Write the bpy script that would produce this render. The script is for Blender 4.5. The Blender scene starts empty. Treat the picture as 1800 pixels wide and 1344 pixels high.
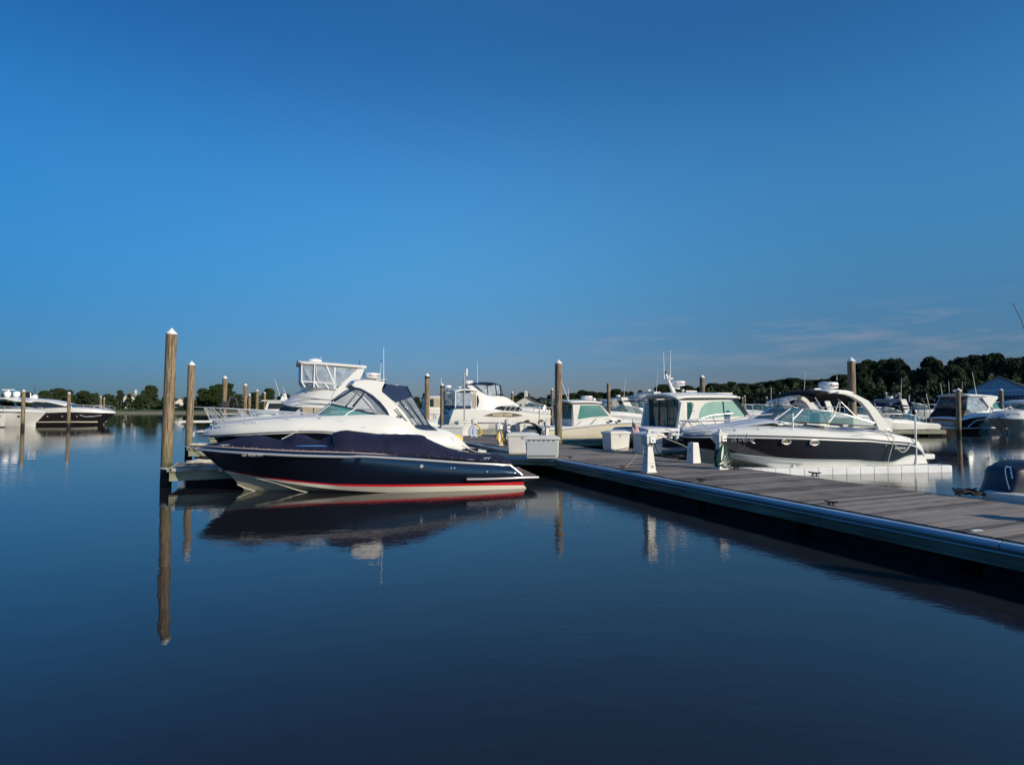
import bpy, bmesh, math, random
from mathutils import Vector, Matrix, noise
random.seed(7)
C = bpy.context.scene.collection
SC = bpy.context.scene
rad = math.radians

# ------------------------------------------------------------------ camera
FPX = 1000.0                      # focal length in pixels of the 1800 px wide photograph
PITCH = math.atan(41/FPX)
CAMZ = 2.1
cd = bpy.data.cameras.new('camera'); cam = bpy.data.objects.new('camera', cd); C.objects.link(cam)
cam.location = (0, 0, CAMZ); cam.rotation_euler = (math.pi/2+PITCH, 0, 0)
cd.sensor_width = 36; cd.lens = 36*FPX/1800; cd.clip_start = 0.1; cd.clip_end = 6000
SC.camera = cam

# ------------------------------------------------------------------ world, sun, exposure
SUN = Vector((0.83, -0.56, 0)).normalized(); ELEV = rad(24)
w = bpy.data.worlds.new('World'); SC.world = w; w.use_nodes = True
nt = w.node_tree; nt.nodes.clear()
out = nt.nodes.new('ShaderNodeOutputWorld'); bg = nt.nodes.new('ShaderNodeBackground')
sky = nt.nodes.new('ShaderNodeTexSky'); sky.sky_type = 'NISHITA'; sky.sun_disc = False
sky.sun_elevation = ELEV; sky.sun_rotation = math.atan2(SUN.x, SUN.y)
sky.air_density = 1.0; sky.dust_density = 0.35; sky.ozone_density = 3.0; sky.altitude = 0
bg.inputs['Strength'].default_value = 0.085
tint = nt.nodes.new('ShaderNodeMix'); tint.data_type = 'RGBA'; tint.blend_type = 'MULTIPLY'
tint.inputs[0].default_value = 1.0
nt.links.new(sky.outputs[0], tint.inputs[6])
# air colour by elevation: greyer band low down, deep blue higher up, a little deeper away from the sun
air = nt.nodes.new('ShaderNodeValToRGB'); air.color_ramp.interpolation = 'B_SPLINE'
AIR = [(0.0, (.44, .48, .72)), (0.07, (.44, .55, .85)), (0.21, (.56, 1.14, 1.36)), (0.39, (.72, 1.72, 2.12)), (0.58, (.22, .90, 1.46)), (1.0, (1.0, 2.0, 2.6))]
for i, (p, c) in enumerate(AIR):
    e = air.color_ramp.elements[i] if i < 2 else air.color_ramp.elements.new(p)
    e.position = p; e.color = (*[v/2.4 for v in c], 1)
aw = nt.nodes.new('ShaderNodeValToRGB')
aw.color_ramp.elements[0].position = .20; aw.color_ramp.elements[0].color = (.24, .50, .63, 1)
aw.color_ramp.elements[1].position = .50; aw.color_ramp.elements[1].color = (1, 1, 1, 1)
e = aw.color_ramp.elements.new(.82); e.color = (.58, .66, .70, 1); aw.color_ramp.interpolation = 'B_SPLINE'
am = nt.nodes.new('ShaderNodeMix'); am.data_type = 'RGBA'; am.blend_type = 'MULTIPLY'; am.inputs[0].default_value = 1
sc24 = nt.nodes.new('ShaderNodeVectorMath'); sc24.operation = 'SCALE'; sc24.inputs[3].default_value = 2.4
# thin cirrus low over the far shore
tc = nt.nodes.new('ShaderNodeTexCoord'); mp = nt.nodes.new('ShaderNodeMapping'); mp.inputs['Scale'].default_value = (5, 5, 34)
nz = nt.nodes.new('ShaderNodeTexNoise'); nz.inputs['Scale'].default_value = 1.6; nz.inputs['Detail'].default_value = 7; nz.inputs['Roughness'].default_value = .62
rmp = nt.nodes.new('ShaderNodeValToRGB'); rmp.color_ramp.elements[0].position = .47; rmp.color_ramp.elements[1].position = .78
sep = nt.nodes.new('ShaderNodeSeparateXYZ')
band = nt.nodes.new('ShaderNodeValToRGB')
for p, v in ((0.0, .1), (0.05, .6), (0.115, 1), (0.16, 0)):
    e = band.color_ramp.elements.new(p); e.color = (v, v, v, 1)
band.color_ramp.elements[0].color = (.1, .1, .1, 1); band.color_ramp.elements[-1].color = (0, 0, 0, 1)
side = nt.nodes.new('ShaderNodeMapRange'); side.inputs[1].default_value = -.15; side.inputs[2].default_value = .5
m1 = nt.nodes.new('ShaderNodeMath'); m1.operation = 'MULTIPLY'; m2 = nt.nodes.new('ShaderNodeMath'); m2.operation = 'MULTIPLY'
m3 = nt.nodes.new('ShaderNodeMath'); m3.operation = 'MULTIPLY'; m3.inputs[1].default_value = .8
cl = nt.nodes.new('ShaderNodeMix'); cl.data_type = 'RGBA'; cl.inputs[7].default_value = (3.0, 3.3, 4.2, 1)
L = nt.links.new
xr = nt.nodes.new('ShaderNodeMapRange'); xr.inputs[1].default_value = -1; xr.inputs[2].default_value = 1
L(sep.outputs[0], xr.inputs[0]); L(xr.outputs[0], aw.inputs[0]); L(sep.outputs[2], air.inputs[0])
L(air.outputs[0], am.inputs[6]); L(aw.outputs[0], am.inputs[7]); L(am.outputs[2], sc24.inputs[0]); L(sc24.outputs[0], tint.inputs[7])
L(tc.outputs['Generated'], mp.inputs[0]); L(mp.outputs[0], nz.inputs['Vector']); L(nz.outputs[0], rmp.inputs[0])
L(tc.outputs['Generated'], sep.inputs[0]); L(sep.outputs[2], band.inputs[0]); L(sep.outputs[0], side.inputs[0])
L(rmp.outputs[0], m1.inputs[0]); L(band.outputs[0], m1.inputs[1]); L(m1.outputs[0], m2.inputs[0]); L(side.outputs[0], m2.inputs[1])
L(m2.outputs[0], m3.inputs[0]); L(m3.outputs[0], cl.inputs[0]); L(tint.outputs[2], cl.inputs[6])
L(cl.outputs[2], bg.inputs[0]); L(bg.outputs[0], out.inputs[0])

sd = bpy.data.lights.new('sun', 'SUN'); sd.energy = 4.1; sd.angle = rad(0.5); sd.color = (1.0, .87, .67)
so = bpy.data.objects.new('sun', sd); C.objects.link(so)
sdir = Vector((SUN.x*math.cos(ELEV), SUN.y*math.cos(ELEV), math.sin(ELEV)))
so.rotation_euler = sdir.to_track_quat('Z', 'Y').to_euler(); so.location = (30, -20, 30)
SC.view_settings.view_transform = 'Standard'; SC.view_settings.look = 'None'
SC.view_settings.exposure = 0.13; SC.view_settings.gamma = 1.0

# ------------------------------------------------------------------ picture rays -> points of the place
def rayd(px, py):
    v = Vector(((px-900)/FPX, 1, (672-py)/FPX))
    c, s = math.cos(PITCH), math.sin(PITCH)
    return Vector((v.x, c*v.y - s*v.z, s*v.y + c*v.z))
def G(px, py, z=0.0):
    d = rayd(px, py); t = (z-CAMZ)/d.z
    return Vector((d.x*t, d.y*t, z))
def AT(px, py, Y):
    d = rayd(px, py); t = Y/d.y
    return Vector((d.x*t, Y, CAMZ+d.z*t))
CROPS = dict(A=(0, 640, 6), C2=(270, 560, 3.953), C3=(320, 600, 5), C4=(340, 720, 5.625), C5=(640, 720, 5.625),
             C6=(620, 600, 6.72), C7=(740, 620, 6.923), C8=(860, 640, 6), D1=(1080, 600, 6.923), D2=(1040, 740, 6),
             D3=(1180, 640, 5.625), D4=(1400, 640, 6), D5=(1500, 600, 6), E5=(860, 730, 11.2), E6=(1700, 640, 8.96),
             E2=(1540, 770, 15), E3=(1680, 780, 12.217), E8=(1540, 670, 14.93), PX=(0, 0, 1))
def R(crop, pts):
    x0, y0, s = CROPS[crop]
    return [(x0+p[0]/s, y0+p[1]/s)+tuple(p[2:]) for p in pts]

# ------------------------------------------------------------------ materials
MATS = {}
def mat(name, col, rough=.5, metal=0, spec=.5, coat=0, alpha=1, var=0, scale=3, bump=0, bscale=40, stretch=(1, 1, 1), trans=0):
    if name in MATS: return MATS[name]
    m = bpy.data.materials.new(name); m.use_nodes = True; n = m.node_tree; b = n.nodes['Principled BSDF']
    b.inputs['Base Color'].default_value = (*col, 1); b.inputs['Roughness'].default_value = rough
    b.inputs['Metallic'].default_value = metal; b.inputs['Specular IOR Level'].default_value = spec
    b.inputs['Coat Weight'].default_value = coat; b.inputs['Coat Roughness'].default_value = .03
    b.inputs['Alpha'].default_value = alpha; b.inputs['Transmission Weight'].default_value = trans
    tcn = n.nodes.new('ShaderNodeTexCoord'); mpn = n.nodes.new('ShaderNodeMapping'); mpn.inputs['Scale'].default_value = stretch
    n.links.new(tcn.outputs['Object'], mpn.inputs[0])
    if var:
        t = n.nodes.new('ShaderNodeTexNoise'); t.inputs['Scale'].default_value = scale; t.inputs['Detail'].default_value = 6
        n.links.new(mpn.outputs[0], t.inputs['Vector'])
        r = n.nodes.new('ShaderNodeValToRGB'); r.color_ramp.elements[0].position = .3; r.color_ramp.elements[1].position = .7
        r.color_ramp.elements[0].color = (*[c*(1-var) for c in col], 1); r.color_ramp.elements[1].color = (*[min(1, c*(1+var)) for c in col], 1)
        n.links.new(t.outputs[0], r.inputs[0]); n.links.new(r.outputs[0], b.inputs['Base Color'])
    if bump:
        t = n.nodes.new('ShaderNodeTexNoise'); t.inputs['Scale'].default_value = bscale; t.inputs['Detail'].default_value = 4
        n.links.new(mpn.outputs[0], t.inputs['Vector'])
        bm = n.nodes.new('ShaderNodeBump'); bm.inputs['Strength'].default_value = bump; bm.inputs['Distance'].default_value = .02
        n.links.new(t.outputs[0], bm.inputs['Height']); n.links.new(bm.outputs[0], b.inputs['Normal'])
    MATS[name] = m; return m
WHITE = mat('gelcoat_white', (.69, .68, .64), .34, coat=.12, var=.03, scale=1.2)
CREAM = mat('bottom_cream_dark', (.40, .36, .26), .45, var=.10, scale=2.5, stretch=(.6, 1, 2))
CREAM2 = mat('gelcoat_cream', (.66, .62, .50), .3, coat=.2)
NAVY = mat('gelcoat_navy', (.006, .009, .018), .08, coat=1, spec=1, bump=.05, bscale=3)
BLACK = mat('gelcoat_black', (.018, .016, .018), .13, coat=.6, var=.15, scale=2)
RED = mat('boot_stripe_red', (.55, .012, .02), .3, coat=.3)
DECKW = mat('deck_nonskid', (.62, .63, .62), .6, var=.06, scale=9, bump=.15, bscale=200)
CHROME = mat('chrome', (.66, .64, .61), .22, metal=.45, spec=.8)
STEEL = mat('stainless_rail', (.60, .60, .59), .28, metal=.35, spec=.8)
CANVAS = mat('canvas_navy', (.013, .014, .038), .8, spec=.25, var=.2, scale=2.2, bump=1.0, bscale=4, stretch=(.8, 1, 1.8))
CANVAS2 = mat('canvas_dark_blue', (.018, .035, .085), .8, spec=.2, var=.12, scale=3, bump=.3, bscale=6)
CANVASB = mat('canvas_black', (.014, .012, .013), .8, spec=.2, var=.2, scale=3, bump=.3, bscale=6)
TEAL = mat('teal_glass', (.10, .33, .31), .05, spec=.7, alpha=.62)
WSD = mat('tinted_windshield', (.045, .10, .11), .05, spec=.8, alpha=.72)
TEALD = mat('dark_teal_glass', (.014, .085, .080), .05, spec=.7, alpha=.92, var=.3, scale=1.2)
PALEG = mat('pale_green_glass', (.30, .52, .46), .06, spec=.7, alpha=.82)
DARKG = mat('dark_glass', (.02, .03, .035), .05, spec=.8)
VINYL = mat('clear_vinyl', (.50, .56, .62), .08, spec=.9, alpha=.42, var=.35, scale=3, bump=1.0, bscale=4)
BEIGE = mat('window_blind_beige', (.36, .31, .22), .4)
RUBBER = mat('black_rubber', (.02, .02, .022), .6)
TEAK = mat('teak', (.17, .095, .065), .55, var=.25, scale=8, stretch=(.4, 6, 1))
GREYP = mat('grey_plastic', (.25, .27, .29), .5)
WPLAST = mat('white_plastic', (.70, .685, .63), .5, var=.13, scale=1.6, bump=.10, bscale=7)
GREYBOX = mat('box_panel_grey', (.52, .54, .54), .5, var=.03, scale=3)
WFLOAT = mat('float_plastic', (.74, .75, .74), .45, var=.08, scale=2)
ROPE = mat('rope_white', (.62, .58, .50), .9)
ROPEB = mat('rope_dark', (.018, .018, .02), .8)
HOSEG = mat('hose_green', (.009, .055, .035), .3, spec=.6)
YEL = mat('yellow_plastic', (.75, .50, .02), .5)
INTR = mat('upholstery', (.55, .56, .52), .7)
LETW = mat('lettering_white', (.72, .72, .70), .5); LETR = mat('lettering_red', (.22, .01, .01), .5)
LETB = mat('lettering_blue', (.05, .25, .60), .5); LETK = mat('lettering_dark', (.02, .03, .07), .5)
REDM = mat('red_fabric', (.45, .02, .03), .8)
FLAGW = mat('flag_white', (.7, .68, .66), .8); FLAGB = mat('flag_blue', (.02, .03, .13), .8)
DARKU = mat('float_black', (.010, .010, .011), .8, spec=.2)
CAPW = mat('cap_white', (.80, .80, .80), .35)

def wood_piling():
    m = bpy.data.materials.new('piling_wood'); m.use_nodes = True; n = m.node_tree; b = n.nodes['Principled BSDF']; K = n.links.new
    t = n.nodes.new('ShaderNodeTexCoord'); mp = n.nodes.new('ShaderNodeMapping'); mp.inputs['Scale'].default_value = (14, 14, .8)
    oi = n.nodes.new('ShaderNodeObjectInfo'); ad = n.nodes.new('ShaderNodeVectorMath'); ad.operation = 'ADD'
    K(t.outputs['Object'], ad.inputs[0]); K(oi.outputs['Random'], ad.inputs[1]); K(ad.outputs[0], mp.inputs[0])
    n1 = n.nodes.new('ShaderNodeTexNoise'); n1.inputs['Scale'].default_value = 2.2; n1.inputs['Detail'].default_value = 8; n1.inputs['Roughness'].default_value = .7
    K(mp.outputs[0], n1.inputs['Vector'])
    r = n.nodes.new('ShaderNodeValToRGB'); e = r.color_ramp.elements
    e[0].position = .38; e[0].color = (.035, .026, .017, 1); e[1].position = .68; e[1].color = (.42, .32, .20, 1)
    k = e.new(.5); k.color = (.23, .17, .105, 1)
    K(n1.outputs[0], r.inputs[0])
    n2 = n.nodes.new('ShaderNodeTexNoise'); n2.inputs['Scale'].default_value = 1.3; n2.inputs['Detail'].default_value = 5; K(ad.outputs[0], n2.inputs['Vector'])
    sx = n.nodes.new('ShaderNodeSeparateXYZ'); g = n.nodes.new('ShaderNodeNewGeometry'); K(g.outputs['Position'], sx.inputs[0])
    # algae from deck height down, dark wet growth just above the water
    a = n.nodes.new('ShaderNodeMath'); a.operation = 'MULTIPLY_ADD'; a.inputs[1].default_value = .9; K(n2.outputs[0], a.inputs[0]); K(sx.outputs[2], a.inputs[2])
    def ramp(p0, p1):
        q = n.nodes.new('ShaderNodeMapRange'); q.inputs[1].default_value = p0; q.inputs[2].default_value = p1
        q.inputs[3].default_value = 1; q.inputs[4].default_value = 0; K(a.outputs[0], q.inputs[0]); return q
    q1 = ramp(1.15, 1.75); mx = n.nodes.new('ShaderNodeMix'); mx.data_type = 'RGBA'; mx.inputs[7].default_value = (.12, .125, .055, 1)
    mm = n.nodes.new('ShaderNodeMath'); mm.operation = 'MULTIPLY'; mm.inputs[1].default_value = .6; K(q1.outputs[0], mm.inputs[0])
    K(mm.outputs[0], mx.inputs[0]); K(r.outputs[0], mx.inputs[6])
    q2 = ramp(.85, 1.05); my = n.nodes.new('ShaderNodeMix'); my.data_type = 'RGBA'; my.inputs[7].default_value = (.014, .014, .010, 1)
    K(q2.outputs[0], my.inputs[0]); K(mx.outputs[2], my.inputs[6]); K(my.outputs[2], b.inputs['Base Color'])
    b.inputs['Roughness'].default_value = .85
    bp = n.nodes.new('ShaderNodeBump'); bp.inputs['Strength'].default_value = .7; bp.inputs['Distance'].default_value = .012
    K(n1.outputs[0], bp.inputs['Height']); K(bp.outputs[0], b.inputs['Normal']); return m
PILING = wood_piling()

def wood_deck():
    m = bpy.data.materials.new('deck_boards'); m.use_nodes = True; n = m.node_tree; b = n.nodes['Principled BSDF']; K = n.links.new
    t = n.nodes.new('ShaderNodeTexCoord'); s = n.nodes.new('ShaderNodeSeparateXYZ'); K(t.outputs['Object'], s.inputs[0])
    d = n.nodes.new('ShaderNodeMath'); d.operation = 'DIVIDE'; d.inputs[1].default_value = .15; K(s.outputs[0], d.inputs[0])
    f = n.nodes.new('ShaderNodeMath'); f.operation = 'FLOOR'; K(d.outputs[0], f.inputs[0])
    wn = n.nodes.new('ShaderNodeTexWhiteNoise'); wn.noise_dimensions = '1D'; K(f.outputs[0], wn.inputs['W'])
    mp = n.nodes.new('ShaderNodeMapping'); mp.inputs['Scale'].default_value = (26, 1.6, 4); K(t.outputs['Object'], mp.inputs[0])
    n1 = n.nodes.new('ShaderNodeTexNoise'); n1.inputs['Scale'].default_value = 1.4; n1.inputs['Detail'].default_value = 8; n1.inputs['Roughness'].default_value = .7
    K(mp.outputs[0], n1.inputs['Vector'])
    n2 = n.nodes.new('ShaderNodeTexNoise'); n2.inputs['Scale'].default_value = .9; n2.inputs['Detail'].default_value = 5; K(t.outputs['Object'], n2.inputs['Vector'])
    a = n.nodes.new('ShaderNodeMath'); a.operation = 'MULTIPLY_ADD'; a.inputs[1].default_value = .42; K(wn.outputs[0], a.inputs[0]); K(n1.outputs[0], a.inputs[2])
    a2 = n.nodes.new('ShaderNodeMath'); a2.operation = 'MULTIPLY_ADD'; a2.inputs[1].default_value = .7; K(n2.outputs[0], a2.inputs[0]); K(a.outputs[0], a2.inputs[2])
    r = n.nodes.new('ShaderNodeValToRGB'); e = r.color_ramp.elements
    e[0].position = .60; e[0].color = (.026, .021, .018, 1); e[1].position = 1.0; e[1].color = (.27, .23, .195, 1)
    md = n.nodes.new('ShaderNodeMath'); md.operation = 'MULTIPLY'; md.inputs[1].default_value = .8; K(a2.outputs[0], md.inputs[0]); K(md.outputs[0], r.inputs[0])
    K(r.outputs[0], b.inputs['Base Color']); b.inputs['Roughness'].default_value = .8
    bp = n.nodes.new('ShaderNodeBump'); bp.inputs['Strength'].default_value = .6; bp.inputs['Distance'].default_value = .01
    K(n1.outputs[0], bp.inputs['Height']); K(bp.outputs[0], b.inputs['Normal']); return m
DECK = wood_deck()
FASCIA = mat('fascia_treated_wood', (.15, .165, .125), .8, var=.6, scale=2.2, stretch=(.4, 1, 3), bump=.3, bscale=20)
FASCIA2 = mat('finger_fascia_wood', (.24, .25, .17), .8, var=.3, scale=3.0, stretch=(.5, 1, 3), bump=.3, bscale=20)
RUBW = mat('dock_bumper_vinyl', (.38, .48, .57), .35, var=.12, scale=2, stretch=(.5, 1, 1))  # white vinyl; the blue of its sky-lit shade is put into the colour

# ------------------------------------------------------------------ object helpers
def tag(o, label=None, cat=None, group=None, kind=None):
    if label: o['label'] = label
    if cat: o['category'] = cat
    if group: o['group'] = group
    if kind: o['kind'] = kind
    return o
def empty(name, loc, rz=0, label=None, cat=None, group=None):
    o = bpy.data.objects.new(name, None); C.objects.link(o); o.location = loc; o.rotation_euler = (0, 0, rz)
    o.empty_display_size = .2; return tag(o, label, cat, group)
def copy_tree(o, parent=None):
    c = o.copy(); C.objects.link(c); c.parent = parent
    if parent is not None: c.matrix_parent_inverse = o.matrix_parent_inverse.copy()
    for ch in list(KIDS.get(o.name, [])):
        k = copy_tree(ch, c)
    return c
KIDS = {}
def ico(bm, c, r, sub=2):
    bmesh.ops.create_icosphere(bm, subdivisions=sub, radius=r, matrix=Matrix.Translation(c))
class MB:
    def __init__(s): s.bm = bmesh.new(); s.mi = 0; s.bv = False
    def face(s, vs):
        try: f = s.bm.faces.new(vs); f.material_index = s.mi; return f
        except ValueError: return None
    def box(s, c, d, rz=0, bev=0, M=None):
        m = Matrix.Translation(c) @ Matrix.Rotation(rz, 4, 'Z') @ Matrix.Diagonal((d[0], d[1], d[2], 1))
        if M: m = M @ m
        r = bmesh.ops.create_cube(s.bm, size=1, matrix=m)
        fs = {f for v in r['verts'] for f in v.link_faces}
        for f in fs: f.material_index = s.mi
        if bev:
            s.bv = True; es = list({e for v in r['verts'] for e in v.link_edges})
            bmesh.ops.bevel(s.bm, geom=es, offset=bev, segments=2, profile=.6, affect='EDGES')
        return s
    def tube(s, pts, r, n=8, closed=False, cap=True):
        pts = [Vector(p) for p in pts]; rings = []
        N = len(pts); up = None
        for i, p in enumerate(pts):
            a = pts[i-1] if (i > 0 or closed) else p; b = pts[(i+1) % N] if (i < N-1 or closed) else p
            t = (b-a).normalized()
            if up is None:
                up = Vector((0, 0, 1)) if abs(t.z) < .9 else Vector((1, 0, 0))
            u = (up - t*up.dot(t))
            if u.length < 1e-4: u = t.orthogonal()
            u.normalize(); v = t.cross(u); up = u
            rr = r[i] if isinstance(r, (list, tuple)) else r
            rings.append([s.bm.verts.new(p+(u*math.cos(2*math.pi*k/n)+v*math.sin(2*math.pi*k/n))*rr) for k in range(n)])
        M = N if closed else N-1
        for i in range(M):
            a, b = rings[i], rings[(i+1) % N]
            for k in range(n): s.face([a[k], a[(k+1) % n], b[(k+1) % n], b[k]])
        if cap and not closed: s.face(rings[0][::-1]); s.face(rings[-1])
        return s
    def lathe(s, prof, c=(0, 0, 0), n=20, sx=1, sy=1, cap=True):
        rings = []
        for r, z in prof:
            rings.append([s.bm.verts.new((c[0]+r*sx*math.cos(2*math.pi*k/n), c[1]+r*sy*math.sin(2*math.pi*k/n), c[2]+z)) for k in range(n)])
        for a, b in zip(rings, rings[1:]):
            for k in range(n): s.face([a[k], a[(k+1) % n], b[(k+1) % n], b[k]])
        if cap: s.face(rings[0][::-1]); s.face(rings[-1])
        return s
    def frustum(s, x0, y0, z0, x1, y1, z1, c=(0, 0), rz=0, bev=0):
        vs = []
        for (hx, hy, z) in ((x0, y0, z0), (x1, y1, z1)):
            vs.append([s.bm.verts.new((c[0]+math.cos(rz)*a*hx-math.sin(rz)*b*hy, c[1]+math.sin(rz)*a*hx+math.cos(rz)*b*hy, z)) for a, b in ((-1, -1), (1, -1), (1, 1), (-1, 1))])
        fs = [s.face(vs[0][::-1]), s.face(vs[1])]
        for k in range(4): fs.append(s.face([vs[0][k], vs[0][(k+1) % 4], vs[1][(k+1) % 4], vs[1][k]]))
        if bev:
            s.bv = True; bmesh.ops.bevel(s.bm, geom=list({e for f in fs for e in f.edges}), offset=bev, segments=2, profile=.6, affect='EDGES')
        return s
    def grid(s, rows):
        V = [[s.bm.verts.new(p) for p in r] for r in rows]
        for i in range(len(V)-1):
            for j in range(len(V[0])-1):
                s.face([V[i][j], V[i][j+1], V[i+1][j+1], V[i+1][j]])
        return V
    def build(s, name, mats, parent=None, smooth=40, solid=0, weld=True, recalc=True, flip=False):
        if weld: bmesh.ops.remove_doubles(s.bm, verts=s.bm.verts, dist=.0006)
        if recalc: bmesh.ops.recalc_face_normals(s.bm, faces=s.bm.faces)
        me = bpy.data.meshes.new(name); s.bm.to_mesh(me); s.bm.free()
        if not isinstance(mats, (list, tuple)): mats = [mats]
        for m in mats: me.materials.append(m)
        if smooth:
            for p in me.polygons: p.use_smooth = True
            me.set_sharp_from_angle(angle=rad(max(smooth, 50) if s.bv else smooth))
        o = bpy.data.objects.new(name, me); C.objects.link(o)
        if s.bv and smooth: wn = o.modifiers.new('weighted_normals', 'WEIGHTED_NORMAL'); wn.weight = 100; wn.keep_sharp = True
        if parent is not None: o.parent = parent; KIDS.setdefault(parent.name, []).append(o)
        if solid:
            md = o.modifiers.new('thickness', 'SOLIDIFY'); md.thickness = solid; md.offset = 0
        return o
def cr(pts, n):
    N = len(pts); o = []
    for i in range(n):
        t = i/(n-1)*(N-1); k = min(int(t), N-2); f = t-k
        p0 = pts[k-1] if k > 0 else pts[k]*2-pts[k+1]
        p1, p2 = pts[k], pts[k+1]
        p3 = pts[k+2] if k+2 < N else pts[k+1]*2-pts[k]
        o.append(.5*((2*p1)+(p2-p0)*f+(2*p0-5*p1+4*p2-p3)*f*f+(3*p1-p0-3*p2+p3)*f**3))
    return o
FONT = None
def text_part(name, txt, size, M, m, parent, shear=0, ext=.003, xs=1):
    cu = bpy.data.curves.new(name, 'FONT'); cu.body = txt; cu.size = size; cu.extrude = ext; cu.shear = shear
    cu.align_x = 'CENTER'; cu.align_y = 'CENTER'
    tmp = bpy.data.objects.new('tmp', cu); C.objects.link(tmp)
    dg = bpy.context.evaluated_depsgraph_get(); dg.update()
    me = bpy.data.meshes.new_from_object(tmp.evaluated_get(dg)); bpy.data.objects.remove(tmp)
    me.materials.clear(); me.materials.append(m); me.transform(M @ Matrix.Diagonal((xs, 1, 1, 1)))
    o = bpy.data.objects.new(name, me); C.objects.link(o); o.parent = parent
    KIDS.setdefault(parent.name, []).append(o)
    return o

class Boat:
    """local x runs along the boat (rightwards in the photograph), local y away from the viewer, z=0 water"""
    def __init__(s, name, X, Y, a, label, cat, group=None):
        s.a = a; s.o = Vector((X, Y, 0)); s.e = empty(name, s.o, a, label, cat, group)
        s.Ri = Matrix.Rotation(-a, 3, 'Z'); s.co = s.Ri @ (Vector((0, 0, CAMZ))-s.o)
    def p(s, px, py, y):
        d = s.Ri @ rayd(px, py); t = (y-s.co.y)/d.y
        return s.co+d*t
    def pts(s, row):
        o = []
        for q in row:
            if q[0] == 'L': o.append(Vector((q[1], -q[3], q[2])))
            else: o.append(s.p(q[0], q[1], -q[2]))
        return o
    def skin(s, name, rows, mats, n=28, parent=None, mirror=True, cap_end=False, cap_start=False, idx=None, solid=0, smooth=45, straight=False, bridge=False):
        P = []
        for r in rows:
            q = s.pts(r) if not isinstance(r[0], Vector) else r
            P.append(q if straight else cr(list(q), n))
        m = MB()
        def side(sg):
            V = [[m.bm.verts.new((p.x, p.y*sg, p.z)) for p in r] for r in P]
            for i in range(len(V)-1):
                m.mi = idx[i] if idx else 0
                for j in range(len(V[0])-1): m.face([V[i][j], V[i][j+1], V[i+1][j+1], V[i+1][j]])
            return V
        A = side(1)
        if mirror:
            B = side(-1)
            if cap_end: m.mi = idx[-1] if idx else 0; m.face([r[-1] for r in A]+[r[-1] for r in B][::-1])
            if cap_start: m.face([r[0] for r in A]+[r[0] for r in B][::-1])
            if bridge:
                for j in range(len(A[-1])-1): m.face([A[-1][j], A[-1][j+1], B[-1][j+1], B[-1][j]])
        m.mi = 0
        return m.build(name, mats, parent or s.e, smooth, solid)
    def roof(s, name, edge, m, rise=.08, thick=.05, n=20, k=8, parent=None, straight=False):
        E = s.pts(edge); E = E if straight else cr(E, n); rows = []
        for p in E:
            rows.append([Vector((p.x, p.y*(1-2*j/k), p.z+rise*(1-(1-2*j/k)**2))) for j in range(k+1)])
        b = MB(); b.grid(rows); return b.build(name, m, parent or s.e, 50, thick)
    def wings(s, name, rows, mats, **k):
        P = [s.pts(r) for r in rows]
        for sg in (1, -1): s.skin(name, [[Vector((p.x, p.y*sg, p.z)) for p in r] for r in P], mats, mirror=False, **k)
    def panel(s, name, poly, m, thick=.02, parent=None, both=False, hb=None, inward=True, smooth=30):
        if hb is not None: poly = [(q[0], q[1], hb) for q in poly]
        P = s.pts(poly); r = []
        for sg in ((1, -1) if both else (1,)):
            b = MB(); f = [b.bm.verts.new((p.x, p.y*sg, p.z)) for p in P]
            g = [b.bm.verts.new((p.x, (p.y+thick)*sg, p.z)) for p in P]
            b.face(f); b.face(g[::-1])
            for i in range(len(f)): b.face([f[i], f[(i+1) % len(f)], g[(i+1) % len(f)], g[i]])
            r.append(b.build(name, m, parent or s.e, smooth, weld=False))
        return r[0]
    def tube(s, name, row, r, m, parent=None, both=False, n=8, curve=False, seg=24):
        P = s.pts(row); P = cr(P, seg) if curve else P; o = None
        for sg in ((1, -1) if both else (1,)):
            b = MB(); b.tube([Vector((p.x, p.y*sg, p.z)) for p in P], r, n); o = b.build(name, m, parent or s.e)
        return o
    def rail(s, top, stan, r=.013, parent=None, both=True, name='bow_rail', mid=None):
        """one rail with its stanchions; stan = pairs of picture points (base, head)"""
        for sg in ((1, -1) if both else (1,)):
            b = MB(); P = cr(s.pts(top), 28); b.tube([Vector((p.x, p.y*sg, p.z)) for p in P], r, 8)
            if mid: P = cr(s.pts(mid), 20); b.tube([Vector((p.x, p.y*sg, p.z)) for p in P], r*.7, 6)
            for q in stan:
                P = s.pts(q); b.tube([Vector((p.x, p.y*sg, p.z)) for p in P], r*.9, 6)
            b.build(name, STEEL, parent or s.e)
    def at(s, px, py, hb): return s.p(px, py, -hb)
    def box(s, name, c, d, m, rz=0, bev=.01, parent=None):
        b = MB(); b.box(c, d, rz, bev); return b.build(name, m, parent or s.e)
    def radar(s, c, r=.3, h=.24, txt=True, post=.12):
        b = MB(); b.lathe([(r*.55, 0), (r*.9, h*.12), (r, h*.35), (r, h*.72), (r*.92, h*.93), (r*.55, h)], c, 28)
        ro = b.build('radar_dome', CAPW, s.e, 35)
        b = MB(); b.lathe([(.14, -post), (.07, -post*.8), (.07, -.004), (.15, -.002)], c, 14); 
        q = b.build('radar_mount', CAPW, ro)
        if txt:
            # lettering faces the viewer's side of the dome
            t = text_part('lettering', 'Raymarine', r*.36, Matrix.Rotation(math.pi/2, 4, 'X'), LETR, ro)
            for v in t.data.vertices:
                a = v.co.x/r+.12+s.a*.5; v.co = Vector((c[0]+(r+.004-v.co.y)*math.sin(a), c[1]-(r+.004-v.co.y)*math.cos(a), c[2]+h*.52+v.co.z))
        return ro
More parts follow.
